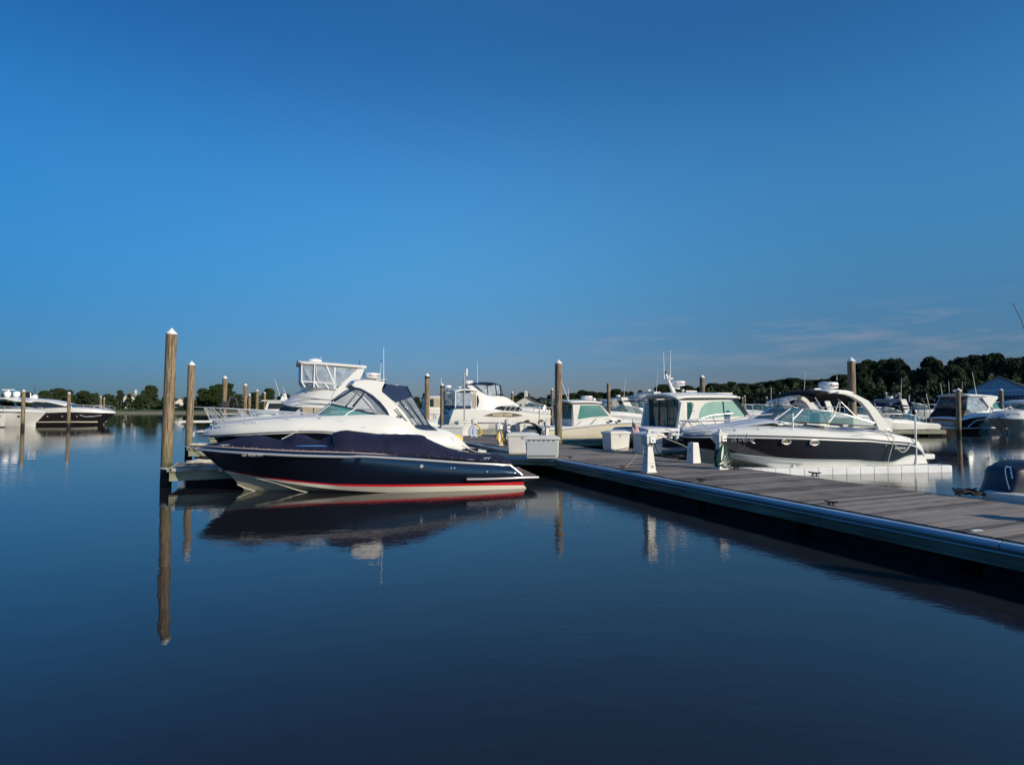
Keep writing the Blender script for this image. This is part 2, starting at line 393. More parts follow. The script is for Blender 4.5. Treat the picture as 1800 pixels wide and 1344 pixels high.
    def whip(s, name, a, b, r=.012, m=CAPW, parent=None):
        k = MB(); A, B = Vector(a), Vector(b); k.tube([A, A+(B-A)*.12, B], [r*1.7, r, r*.55], 8); return k.build(name, m, parent or s.e)
    def cleat(s, c, sc=1, name='cleat', rz=0, m=CHROME):
        b = MB(); x, y, z = c; ca, sa = math.cos(rz), math.sin(rz)
        f = lambda t, h: (x+ca*t*sc, y+sa*t*sc, z+h*sc)
        b.tube([f(-.11, .05), f(-.06, .045), f(.06, .045), f(.11, .05)], [.008*sc, .014*sc, .014*sc, .008*sc], 8)
        b.tube([f(-.04, 0), f(-.035, .045)], .012*sc, 6); b.tube([f(.04, 0), f(.035, .045)], .012*sc, 6)
        return b.build(name, m, s.e)

# ================================================================== SETTING
def build_water():
    m = bpy.data.materials.new('harbour_water'); m.use_nodes = True; n = m.node_tree; K = n.links.new; b = n.nodes['Principled BSDF']
    b.inputs['Base Color'].default_value = (.014, .015, .018, 1); b.inputs['Roughness'].default_value = .004
    b.inputs['IOR'].default_value = 1.46; b.inputs['Specular IOR Level'].default_value = .5
    t = n.nodes.new('ShaderNodeTexCoord')
    def ns(sc, det, st, rot=0):
        mp = n.nodes.new('ShaderNodeMapping'); mp.inputs['Scale'].default_value = st; mp.inputs['Rotation'].default_value = (0, 0, rot)
        K(t.outputs['Object'], mp.inputs[0]); q = n.nodes.new('ShaderNodeTexNoise'); q.inputs['Scale'].default_value = sc; q.inputs['Detail'].default_value = det
        K(mp.outputs[0], q.inputs['Vector']); return q
    a = ns(7.5, 3, (1, 1.7, 1), .35); c = ns(1.1, 2, (1, 1.5, 1), -.3); p = ns(.045, 2, (1, 1.6, 1))
    pr = n.nodes.new('ShaderNodeMapRange'); pr.inputs[1].default_value = .38; pr.inputs[2].default_value = .65; pr.inputs[3].default_value = .15; pr.inputs[4].default_value = 2.0
    K(p.outputs[0], pr.inputs[0])
    ma = n.nodes.new('ShaderNodeMath'); ma.operation = 'MULTIPLY'; K(a.outputs[0], ma.inputs[0]); K(pr.outputs[0], ma.inputs[1])
    mc = n.nodes.new('ShaderNodeMath'); mc.operation = 'MULTIPLY_ADD'; mc.inputs[1].default_value = 2.0; K(c.outputs[0], mc.inputs[0]); K(ma.outputs[0], mc.inputs[2])
    bp = n.nodes.new('ShaderNodeBump'); bp.inputs['Distance'].default_value = .0024
    # the basin beyond the berths lies calmer than the water by the open end
    gp = n.nodes.new('ShaderNodeNewGeometry'); ln = n.nodes.new('ShaderNodeVectorMath'); ln.operation = 'LENGTH'; K(gp.outputs['Position'], ln.inputs[0])
    cm = n.nodes.new('ShaderNodeMapRange'); cm.inputs[1].default_value = 20; cm.inputs[2].default_value = 50; cm.inputs[3].default_value = 1; cm.inputs[4].default_value = .35
    K(ln.outputs['Value'], cm.inputs[0]); K(cm.outputs[0], bp.inputs['Strength'])
    K(mc.outputs[0], bp.inputs['Height']); K(bp.outputs[0], b.inputs['Normal'])
    k = MB(); k.face([k.bm.verts.new(v) for v in ((-3500, -400, 0), (3500, -400, 0), (3500, 5600, 0), (-3500, 5600, 0))])
    o = k.build('water', m, None, 0, recalc=False); tag(o, 'calm dark blue harbour water with faint ripples', 'water', kind='structure')
build_water()

SH = [(-600, 175), (-150, 160), (-60, 155), (0, 150), (50, 140), (85, 121), (110, 108), (170, 98), (600, 70)]
def lerp(tab, x):
    if x <= tab[0][0]: return tab[0][1]
    for (a, b), (c, d) in zip(tab, tab[1:]):
        if x <= c: return b+(d-b)*(x-a)/(c-a)
    return tab[-1][1]
def ground_h(x, y):
    d = y-lerp(SH, x)
    h = -1.2 if d < -4 else (-1.2+1.35*(d+4)/4 if d < 0 else (.15+.3*d/5 if d < 5 else .45+.85*min(1, (d-5)/25)))
    if d > 20 and x > 0: h += min(1, (d-20)/120)*4.0*min(1, x/60)
    return h
def build_ground():
    m = bpy.data.materials.new('shore_ground'); m.use_nodes = True; n = m.node_tree; K = n.links.new; b = n.nodes['Principled BSDF']
    g = n.nodes.new('ShaderNodeNewGeometry'); s = n.nodes.new('ShaderNodeSeparateXYZ'); K(g.outputs['Position'], s.inputs[0])
    t = n.nodes.new('ShaderNodeTexNoise'); t.inputs['Scale'].default_value = .35; t.inputs['Detail'].default_value = 6; K(g.outputs['Position'], t.inputs['Vector'])
    a = n.nodes.new('ShaderNodeMath'); a.operation = 'MULTIPLY_ADD'; a.inputs[1].default_value = .25; K(t.outputs[0], a.inputs[0]); K(s.outputs[2], a.inputs[2])
    r = n.nodes.new('ShaderNodeValToRGB'); e = r.color_ramp.elements
    e[0].position = .1; e[0].color = (.10, .085, .055, 1); e[1].position = .75; e[1].color = (.045, .085, .022, 1)
    k = e.new(.28); k.color = (.26, .20, .12, 1); k = e.new(.52); k.color = (.24, .19, .11, 1); k = e.new(.60); k.color = (.065, .10, .03, 1)
    K(a.outputs[0], r.inputs[0]); K(r.outputs[0], b.inputs['Base Color']); b.inputs['Roughness'].default_value = .95
    xs = [-600+i*12.5 for i in range(97)]; ds = [-6, -4, -2, 0, 1, 2.5, 4, 5, 8, 12, 20, 30, 50, 80, 120, 200, 400, 1200, 5000]
    k = MB(); k.grid([[Vector((x, lerp(SH, x)+d, ground_h(x, lerp(SH, x)+d))) for x in xs] for d in ds])
    tag(k.build('ground', m, None, 60, recalc=False), 'low far shore with a sand strip and grass bank', 'shore', kind='structure')
build_ground()

# ------------------------------------------------------------------ trees
def leafmat(name, c1, c2):
    m = bpy.data.materials.new(name); m.use_nodes = True; n = m.node_tree; K = n.links.new; b = n.nodes['Principled BSDF']
    t = n.nodes.new('ShaderNodeTexNoise'); t.inputs['Scale'].default_value = .9; t.inputs['Detail'].default_value = 3
    g = n.nodes.new('ShaderNodeTexCoord'); K(g.outputs['Object'], t.inputs['Vector'])
    oi = n.nodes.new('ShaderNodeObjectInfo'); a = n.nodes.new('ShaderNodeMath'); a.operation = 'MULTIPLY_ADD'; a.inputs[1].default_value = .4
    K(oi.outputs['Random'], a.inputs[0]); K(t.outputs[0], a.inputs[2])
    r = n.nodes.new('ShaderNodeValToRGB'); r.color_ramp.elements[0].position = .45; r.color_ramp.elements[0].color = (*c1, 1)
    r.color_ramp.elements[1].position = .95; r.color_ramp.elements[1].color = (*c2, 1)
    K(a.outputs[0], r.inputs[0]); K(r.outputs[0], b.inputs['Base Color']); b.inputs['Roughness'].default_value = .8; b.inputs['Specular IOR Level'].default_value = .15
    return m
LEAF = leafmat('foliage_dark', (.026, .040, .022), (.056, .078, .034))
LEAF2 = leafmat('foliage_mid', (.020, .036, .012), (.05, .08, .02))
BARK = mat('bark', (.07, .055, .04), .9, var=.3, scale=3)
def leaf(bm, c, s, rng):
    a = Vector((rng.gauss(0, 1), rng.gauss(0, 1), rng.gauss(0, 1))).normalized(); u = a.orthogonal().normalized(); v = a.cross(u)
    th = rng.random()*6.28; u, v = u*math.cos(th)+v*math.sin(th), v*math.cos(th)-u*math.sin(th)
    k = [c+(u*.9+v*.15)*s, c+(u*.1+v*.7)*s, c-(u*.8-v*.25)*s, c-(u*.2+v*.65)*s, c+(u*.5-v*.5)*s]
    bm.faces.new([bm.verts.new(p) for p in k])
def crown_mesh(seed, W, H, nb, dens, s, base):
    """crown of overlapping clumps; W and H are the crown's half width and the tree height"""
    rng = random.Random(seed); bm = bmesh.new(); blobs = []
    for i in range(nb):
        a = rng.random()*6.28; q = rng.random(); z = base+(H-base)*(q**.8)
        rr = W*(1-.75*max(0, (q-.45)/.55)**1.5)*(.55+.45*min(1, q/.25))
        d = rr*math.sqrt(rng.random())*(.8+.35*rng.random()**3); br = W*(.11+.24*rng.random()**1.5)
        blobs.append((Vector((math.cos(a)*d, math.sin(a)*d, min(z, H-br*.7))), br))
    blobs.append((Vector((0, 0, base+(H-base)*.5)), W*.5))
    for c, br in blobs:
        for _ in range(int(dens*(br/W)**2*11)):
            dvec = Vector((rng.gauss(0, 1), rng.gauss(0, 1), rng.gauss(0, 1))).normalized()
            rr = br*(.45+.72*rng.random()); leaf(bm, c+Vector((dvec.x*rr, dvec.y*rr, dvec.z*rr*.8)), s*(.6+.8*rng.random()), rng)
    me = bpy.data.meshes.new('crown'); bm.to_mesh(me); bm.free(); return me
def trunk_mesh(seed, W, H, base):
    rng = random.Random(seed); b = MB(); r = H*.022
    b.tube([(0, 0, -.5), (0, 0, H*.1), (rng.gauss(0, .1), 0, H*.45), (rng.gauss(0, .2), rng.gauss(0, .2), H*.8)], [r*1.5, r, r*.7, r*.2], 8)
    for i in range(5):
        a = rng.random()*6.28; z = base+(H-base)*.12*i
        b.tube([(0, 0, z), (math.cos(a)*W*.35, math.sin(a)*W*.35, z+H*.12), (math.cos(a)*W*.7, math.sin(a)*W*.7, z+H*.22)], [r*.6, r*.35, r*.1], 6)
    bmesh.ops.recalc_face_normals(b.bm, faces=b.bm.faces)
    me = bpy.data.meshes.new('trunk'); b.bm.to_mesh(me); b.bm.free(); me.materials.append(BARK); return me
TV = []
for i, (W, H, nb, dens, s, base) in enumerate([(4.2, 10, 64, 1150, .17, 1.6), (3.4, 10, 50, 1100, .16, 2.2), (5.2, 10, 72, 1300, .18, 1.2), (2.6, 10, 44, 900, .15, 1.5), (4.8, 10, 54, 1100, .17, 2.8)]):
    c = crown_mesh(40+i, W, H, nb, dens, s, base); t = trunk_mesh(80+i, W, H, base)
    TV.append((c, t, W, H))
TREEN = 0
def tree(px, ytop, Y, v, label, wscale=1.0, m=None, group=None):
    """a tree whose foot stands on the ground at depth Y and whose top reaches the given height"""
    global TREEN
    top = AT(px, ytop, Y); gz = ground_h(top.x, Y); h = top.z-gz; cm, tm, W, H = TV[v]
    e = empty('tree', (top.x, Y, gz), random.random()*6.28, label, 'tree', group)
    s = h/H; e.scale = (s*wscale, s*wscale, s)
    m = m or LEAF
    key = (v, m.name)
    if key not in TREEC:
        me = cm.copy(); me.materials.append(m); TREEC[key] = me
    o = bpy.data.objects.new('crown', TREEC[key]); C.objects.link(o); o.parent = e
    o = bpy.data.objects.new('trunk', tm); C.objects.link(o); o.parent = e
    return e
TREEC = {}
ORD = 'first second third fourth fifth sixth seventh eighth ninth tenth eleventh twelfth thirteenth fourteenth fifteenth sixteenth seventeenth eighteenth nineteenth twentieth'.split()+['twenty '+q for q in 'first second third fourth fifth sixth seventh eighth ninth'.split()]
LT = [(12, 690, 5), (48, 690, 2), (80, 687, 0), (103, 683, 2), (121, 686, 0), (150, 687, 4), (166, 690, 1), (190, 693, 2), (212, 686, 3), (226, 693, 3), (243, 697, 0), (264, 678, 0),
      (293, 697, 4), (306, 700, 2), (326, 698, 3), (333, 698, 2), (358, 683, 0), (384, 676, 2), (403, 674, 3), (420, 692, 1), (446, 690, 0), (472, 683, 0), (500, 692, 2), (540, 694, 1), (600, 696, 4), (690, 697, 0), (733, 697, 1), (747, 691, 3)]
for i, (px, yt, v) in enumerate(LT):
    Y = 168+(i*37 % 23)
    side = 'left edge' if px < 60 else ('dark hulled boat' if px < 200 else ('tall left piling' if px < 335 else 'flybridge boat'))
    tree(px, yt, Y, v % 5, f'dark round tree by the {side}, {ORD[i]} tree from the left', 1.0, LEAF2 if i in (12, 17, 10) else LEAF, 'trees on the far left shore')
for i in range(16):
    px = 8+i*31; tree(px, 700+(i*5 % 7), 196+(i*29 % 17), (i*3) % 5, f'low dark back row tree of the left shore, {ORD[i]} from the left', 1.5, LEAF, 'back row of far left trees')
MT = [(905, 700, 1), (921, 690, 2), (938, 698, 1), (954, 699, 2), (967, 694, 0), (993, 694, 0), (1008, 691, 2), (1023, 686, 0), (1038, 688, 4), (1053, 689, 1), (1070, 690, 2), (1084, 684, 0), (1096, 688, 4), (1110, 688, 3), (1126, 686, 3), (1142, 690, 2),
      (1158, 680, 0), (1170, 676, 4), (1188, 683, 1), (1204, 678, 2), (1222, 683, 0), (1236, 680, 2), (1251, 674, 0)]
for i, (px, yt, v) in enumerate(MT):
    s_ = 'white cottage' if px < 960 else ('flagpole tower of small cabin boat' if px < 1100 else 'pilothouse mast')
    tree(px, yt, 172+(i*41 % 25), v, f'middle shore tree by the {s_}, {ORD[i]} from the left', 1.25, LEAF, 'trees on the middle far shore')
HT = [(1268, 674), (1285, 671), (1304, 674), (1320, 675), (1336, 672), (1358, 669), (1374, 667), (1390, 665), (1408, 668), (1425, 668), (1446, 666), (1462, 665), (1479, 659), (1494, 664)]
for i, (px, yt) in enumerate(HT):
    tree(px, yt, 195+(i*31 % 19), (i*2+1) % 5, f'dark tree on the wooded rise, {ORD[i]} from its left end', 1.5, LEAF, 'trees on the wooded rise')
RT = [(1510, 640, 0), (1524, 634, 0), (1546, 632, 1), (1573, 632, 2), (1588, 640, 3), (1603, 652, 2), (1618, 645, 1), (1633, 629, 0), (1652, 633, 1), (1672, 642, 4), (1689, 630, 2), (1710, 626, 0), (1736, 621, 1), (1752, 623, 0), (1768, 634, 2), (1786, 630, 4), (1806, 626, 3), (1822, 622, 0), (1860, 625, 2), (1900, 620, 1), (1950, 626, 0)]
for i, (px, yt, v) in enumerate(RT):
    s_ = 'right of the tall arch piling' if px < 1600 else ('above the outboard boats' if px < 1680 else 'behind the gabled boathouse')
    tree(px, yt, 141+(i*17 % 9), v, f'tall dark tree {s_}, {ORD[i]} of that shore', .66, LEAF, 'tall trees on the right shore')
for i in range(13):
    px = 1505+i*34; tree(px, 664+(i*7 % 11), 156+(i*13 % 10), (i*3) % 5, f'second row tree of the right wood, {ORD[i]} from the left', 1.2, LEAF, 'second row trees on the right shore')
def wood(name, label, x0, x1, Yoff, top, n, seed, bs=1.5):
    """a far wood that reads as one mass: thousands of leaf clumps over the slope"""
    rng = random.Random(seed); bm = bmesh.new()
    for _ in range(n):
        px = x0+(x1-x0)*rng.random(); q = AT(px, 700, 200); x = q.x; y = lerp(SH, x*.85)+Yoff+rng.random()*14; x = x*y/200
        g = ground_h(x, y); h = (lerp(top, px))*(.75+.25*math.sin(px*.21)*math.sin(px*.083+1)); c = Vector((x, y, g+h*rng.random()**.8))
        leaf(bm, c, bs*(.5+rng.random()*.7), rng)
    me = bpy.data.meshes.new(name); bm.to_mesh(me); bm.free(); me.materials.append(LEAF)
    o = bpy.data.objects.new(name, me); C.objects.link(o); tag(o, label, 'undergrowth', kind='stuff')
wood('undergrowth', 'dark undergrowth along the foot of the wooded far shore', 880, 1960, 22, [(880, 3.2), (1130, 4), (1260, 6.5), (1500, 8), (1960, 9)], 42000, 3, .42)
wood('hedge', 'low dark scrub beneath the trees on the far left shore', -20, 760, 20, [(0, 2.4), (220, 2.6), (300, 1.6), (760, 2.6)], 14000, 4, .4)

# ------------------------------------------------------------------ houses on the shore
HW = mat('house_white', (.62, .60, .56), .7, var=.08, scale=1); HR = mat('house_roof', (.16, .14, .13), .8, var=.2, scale=2)
HB = mat('boathouse_blue_grey', (.34, .42, .50), .7, var=.1, scale=1, stretch=(.2, .2, 6)); HT_ = mat('boathouse_trim', (.62, .68, .74), .6); HP = mat('house_pane', (.03, .035, .04), .15)
HRED = mat('house_dark_red', (.09, .035, .03), .7)
def house(name, px, Y, w_, d_, eave, apex, label, wall=HW, roofm=HR, rz=0, wins=(), gable_front=True, chim=False, cupola=False):
    q = AT(px, 713, Y); gz = ground_h(q.x, Y); e = empty(name, (q.x, Y, gz), rz, label, 'house')
    b = MB(); hw, hd = w_/2, d_/2
    f = lambda x, y, z: b.bm.verts.new((x, y, z))
    if gable_front:
        for y in (-hd, hd): b.face([f(-hw, y, -1), f(hw, y, -1), f(hw, y, eave), f(0, y, apex), f(-hw, y, eave)])
        b.face([f(-hw, -hd, -1), f(-hw, hd, -1), f(-hw, hd, eave), f(-hw, -hd, eave)]); b.face([f(hw, -hd, -1), f(hw, hd, -1), f(hw, hd, eave), f(hw, -hd, eave)])
    else:
        for x in (-hw, hw): b.face([f(x, -hd, -1), f(x, hd, -1), f(x, hd, eave), f(x, 0, apex), f(x, -hd, eave)])
        b.face([f(-hw, -hd, -1), f(hw, -hd, -1), f(hw, -hd, eave), f(-hw, -hd, eave)]); b.face([f(-hw, hd, -1), f(hw, hd, -1), f(hw, hd, eave), f(-hw, hd, eave)])
    b.build('wall', wall, e, 20)
    b = MB(); o_ = .35
    for sg in (-1, 1):
        if gable_front:
            dz = (apex-eave)/hw*o_; P = [(0, -hd-o_, apex+.05), (sg*(hw+o_), -hd-o_, eave-dz+.05), (sg*(hw+o_), hd+o_, eave-dz+.05), (0, hd+o_, apex+.05)]
        else:
            dz = (apex-eave)/hd*o_; P = [(-hw-o_, 0, apex+.05), (-hw-o_, sg*(hd+o_), eave-dz+.05), (hw+o_, sg*(hd+o_), eave-dz+.05), (hw+o_, 0, apex+.05)]
        b.face([f2 for f2 in [b.bm.verts.new(p) for p in P]])
    r = b.build('roof', roofm, e, 20, .16)
    if chim:
        b = MB(); b.box((hw*.4, hd*.2, apex+.3), (.6, .6, 1.6)); b.build('chimney', wall, r)
    if cupola:
        b = MB(); b.box((0, 0, apex+.5), (1.0, 1.0, 1.2)); b.frustum(.65, .65, apex+1.1, .05, .05, apex+1.7); b.build('cupola', wall, r)
    for (x, z, ww, wh) in wins:
        b = MB(); b.box((x, -hd-.02, z), (ww, .06, wh)); fr = b.build('window', HW, e)
        b = MB(); b.box((x, -hd-.06, z), (ww*.8, .04, wh*.82)); b.build('pane', HP, fr)
    return e
house('cottage', 925, 158, 6.0, 5, 2.4, 4.0, 'white cottage with a small cupola among dark trees on the middle far shore', wins=((-1.6, 1.5, .9, 1.1), (0, 1.5, .9, 1.1), (1.6, 1.5, .9, 1.1)), cupola=True)
house('house', 233, 186, 3.4, 6, 3.6, 5.0, 'pale house half hidden between two dark trees on the far left shore', chim=True, wins=((-1.2, 2, .8, 1.2), (1.2, 2, .8, 1.2)), rz=.3)
house('house', 318, 186, 4.5, 7, 1.5, 3.4, 'low pale house with a steep roof showing beside the tall left piling', wins=((-1, 1.0, .8, 1.0), (1, 1.0, .8, 1.0)), rz=.5)
house('house', 1566, 134, 4.5, 5, 3.0, 4.4, 'small blue grey house in front of the dark right wood', wall=HB, roofm=HR, wins=((-1.2, 1.6, .7, 1.3), (0.1, 1.6, .7, 1.3), (1.3, 1.6, .7, 1.3)))
def boathouse():
    Y = 118; q = AT(1755, 713, Y); gz = ground_h(q.x, Y); k = 1000/Y
    e = empty('boathouse', (q.x, Y, gz), -rad(38), 'large blue grey boathouse with a wide gable and dark windows at the right edge', 'boathouse')
    ev = AT(1755, 687, Y).z-gz; ap = AT(1755, 664, Y).z-gz; hw = 4.95; hd = 6
    b = MB(); f = lambda x, y, z: b.bm.verts.new((x, y, z))
    for y in (-hd, hd): b.face([f(-hw, y, -1), f(hw, y, -1), f(hw, y, ev), f(0, y, ap), f(-hw, y, ev)])
    for x in (-hw, hw): b.face([f(x, -hd, -1), f(x, hd, -1), f(x, hd, ev), f(x, -hd, ev)])
    b.build('wall', HB, e, 20)
    b = MB()
    for sg in (-1, 1): b.face([b.bm.verts.new(p) for p in ((0, -hd-.3, ap+.08), (sg*(hw+.3), -hd-.3, ev-.08), (sg*(hw+.3), hd+.3, ev-.08), (0, hd+.3, ap+.08))])
    b.build('roof', HR, e, 20, .18)
    b = MB(); b.box((0, -hd-.06, ev-.05), (hw*2+.3, .12, .28)); b.build('eave_board', HT_, e)
    for x in (-hw+.2, hw-.2):
        b = MB(); b.box((x, -hd-.05, ev/2-.25), (.38, .1, ev-.12)); b.build('corner_post', HT_, e)
    b = MB(); b.tube([(math.cos(a)*1.15, -hd-.05, ev+.55+math.sin(a)*1.15) for a in [math.pi*i/14 for i in range(15)]], .05, 6); b.build('arch_moulding', HT_, e)
    b = MB(); b.box((0, -hd-.05, ev*.5-.15), (hw*2-.9, .1, ev*.62)); fr = b.build('window', HP, e)
    b = MB()
    for i in range(15): b.box((-hw+.75+i*(2*hw-1.5)/14, -hd-.12, ev*.5-.15), (.07, .05, ev*.6))
    for z in (.36, .62): b.box((0, -hd-.15, ev*z), (hw*2-1, .03, .06))
    b.build('muntin', HB, fr)
boathouse()

# ================================================================== DOCKS
ZD = .52
W0 = G(1000, 807.5, ZD); W1 = G(1800, 953, ZD); WD = (W0-W1); WD.z = 0; WD.normalize(); WS = Vector((-WD.y, WD.x, 0))*-1
TA = math.atan2(WS.y, WS.x)          # heading of the fingers
WB = W1.copy(); WB.z = 0
def W(t, s=0, z=0): return Vector((WB.x+WD.x*t+WS.x*s, WB.y+WD.y*t+WS.y*s, z))
TW = (W0-W1).length                  # distance along the walkway from the right edge of the picture to the gusset
def boards(b, x0, x1, y0, y1, z, rng):
    x = x0
    while x < x1-.02:
        w_ = min(.138, x1-x); dz = rng.uniform(-.002, .002)
        b.box((x+w_/2, (y0+y1)/2, z-.02+dz), (w_, y1-y0+rng.uniform(-.006, .006), .04)); x += .15
WIDTH = 3.0
def walkway():
    rng = random.Random(5)
    e = empty('dock', W(0), math.atan2(WD.y, WD.x), 'long grey board walkway running from the right edge back between the moored boats', 'dock')
    b = MB(); boards(b, -12, 62, -WIDTH, 0, ZD, rng); b.build('deck_boards', DECK, e, 0, weld=False, recalc=False)
    b = MB()
    for y, sg in ((.02, 1), (-WIDTH-.02, -1)):
        x = -12
        while x < 62:
            b.box((x+2.44, y, ZD-.20), (4.87, .05, .26)); x += 4.88
    b.build('fascia_board', FASCIA, e, 20)
    for y, sg in ((.075, 1), (-WIDTH-.075, -1)):
        b = MB(); x = -12
        while x < 62:
            L_ = min(6.1, 62-x); P = []
            n_ = 8
            for i in range(n_+1):
                a = -math.pi/2+math.pi*i/n_; P.append((y+sg*.045*math.cos(a), ZD-.07+.046*math.sin(a)))
            P = [(y-sg*.028, ZD-.118)]+P+[(y-sg*.028, ZD-.02)]
            r0 = [b.bm.verts.new((x, p[0], p[1])) for p in P]; r1 = [b.bm.verts.new((x+L_-.02, p[0], p[1])) for p in P]
            for i in range(len(P)-1): b.face([r0[i], r0[i+1], r1[i+1], r1[i]])
            b.face(r0[::-1]); b.face(r1); x += 6.1
        b.build('rub_rail', RUBW, e, 50)
        b = MB(); b.box((25, y, ZD-.15), (74, .055, .015)); b.build('rail_edge_strip', RUBW, e)
    b = MB(); x = -11.5
    while x < 61:
        b.box((x+1.1, -WIDTH/2, .0), (2.2, WIDTH-.25, .62), bev=.03); x += 2.45
    b.build('float', DARKU, e, 20)
    return e
walkway()
def finger(t, s0, s1, width, label, fm=FASCIA2, light_end=True):
    """finger pier joined to the walkway at distance t, reaching from s0 to s1 across it"""
    rng = random.Random(int(t*10)); L_ = abs(s1-s0); sgn = 1 if s1 > s0 else -1
    e = empty('finger_pier', W(t, s0), TA, label, 'finger pier', 'finger piers off the walkway')
    x0, x1 = (0, L_) if sgn > 0 else (-L_, 0)
    b = MB(); boards(b, x0, x1, 0, width, ZD-.006, rng); b.build('deck_boards', DECK, e, 0, weld=False, recalc=False)
    b = MB()
    for y in (-.02, width+.02): b.box(((x0+x1)/2, y, ZD-.20), (L_, .045, .26))
    xe = x0 if sgn < 0 else x1
    b.box((xe+sgn*.024, width/2, ZD-.20), (.045, width+.09, .26)); b.build('fascia_board', fm, e, 20)
    b = MB()
    for y in (-.07, width+.07): b.box(((x0+x1)/2, y, ZD-.05), (L_, .055, .09), bev=.02)
    b.box((xe+sgn*.08, width/2, ZD-.05), (.055, width+.2, .09), bev=.02); b.build('rub_rail', mat('weathered_edge_board', (.27, .28, .25), .75, var=.4, scale=2), e, 40)
    b = MB(); x = x0+.3
    while x < x1-1:
        b.box((x+.6, width/2, 0), (1.2, width-.15, .62), bev=.04); x += 1.5
    b.build('float', DARKU, e, 20); return e
def t_of(P): q = P-WB; return q.dot(WD), q.dot(WS)
tf1, sf1 = t_of(G(302, 822, ZD)); tf2, sf2 = t_of(G(334, 786, ZD))
FSP = tf2-tf1
finger(tf1, 0, sf1, 1.5, 'finger pier behind the navy runabout, ending at the tallest left piling')
finger(tf2, 0, sf2, 1.5, 'finger pier between the white cruiser and the flybridge boat, at the second left piling')
for k in (2, 3, 4): finger(tf1+FSP*k, 0, sf2, 1.3, ['', '', 'far finger pier behind the flybridge boat, at the third left piling', 'far finger pier at the fourth left piling', 'farthest left finger pier among the small pilings'][k])
tr1, _ = t_of(G(1180, 791, ZD)); tr2, _ = t_of(G(1000, 772, ZD))
finger(tr1, WIDTH, WIDTH+9.5, 1.2, 'right finger pier between the black cruiser and the blue hulled pilothouse boat', FASCIA)
finger(tr2, WIDTH, WIDTH+8.5, 1.2, 'right finger pier in front of the small white cabin boat', FASCIA2)
finger(tr2+(tr2-tr1)*1.6, WIDTH, WIDTH+9, 1.2, 'far right finger pier beside the white aft cabin yacht', FASCIA2)
def gusset(t, label):
    e = empty('dock_gusset', W(t, 0), TA, label, 'dock corner')
    b = MB(); P = [(-.05, 0), (-1.35, 0), (-.05, -1.25)]
    z0, z1 = ZD-.25, ZD-.002
    lo = [b.bm.verts.new((x, y, z0)) for x, y in P]; hi = [b.bm.verts.new((x, y, z1)) for x, y in P]
    b.face(lo); b.face(hi[::-1])
    for i in range(3): b.face([lo[i], lo[(i+1) % 3], hi[(i+1) % 3], hi[i]])
    b.build('deck_corner', FASCIA2, e, 0)
    b = MB(); b.box((-.72, -.66, ZD-.06), (1.75, .05, .1), rz=-math.atan2(1.25, 1.3), bev=.02); b.build('rub_rail', RUBW, e, 40)
gusset(tf1, 'triangular dock corner carrying the grey fronted dock box')

# ------------------------------------------------------------------ pilings
PIL = {}
def piling(X, Y, top, r, label, cap='white', group=None, band=False, rr=1):
    key = (round(r, 3), cap, band)
    e = empty('piling', (X, Y, 0), random.random()*6, label, 'piling', group or 'wooden pilings in the marina')
    rng = random.Random(int(abs(X)*100+Y)); lean = (rng.uniform(-.015, .015), rng.uniform(-.015, .015))
    b = MB(); n = 18; rings = []
    zs = [-1.2, 0, .4, .9, 1.6, 2.3, 3.0, top-.12]
    for z in zs:
        f = 1.04-.03*z/max(1, top)
        rings.append([b.bm.verts.new((lean[0]*z+r*f*math.cos(2*math.pi*k/n)*(1+.035*noise.noise(Vector((k*.9, z*.4, X)))), lean[1]*z+r*f*math.sin(2*math.pi*k/n)*(1+.035*noise.noise(Vector((k*.9+9, z*.4, X)))), z)) for k in range(n)])
    for q, w_ in zip(rings, rings[1:]):
        for k in range(n): b.face([q[k], q[(k+1) % n], w_[(k+1) % n], w_[k]])
    b.face(rings[-1]); b.build('pole', PILING, e, 50)
    c = (lean[0]*top, lean[1]*top, top-.12)
    if cap:
        b = MB(); b.lathe([(r*1.04, -.03), (r*1.04, .0), (r*.52, .07), (.006, .14)], c, 18); b.build('cap', CAPW if cap == 'white' else GREYP, e, 25)
    if band:
        b = MB(); b.lathe([(r*1.07, -.16), (r*1.07, -.05)], c, 18, cap=False); b.build('band', RUBBER, e)
    return e
def pil_px(px, yap, Y, label, r=.135, **k):
    r *= .86; p = AT(px, yap, Y); return piling(p.x, Y, p.z, r, label, **k)
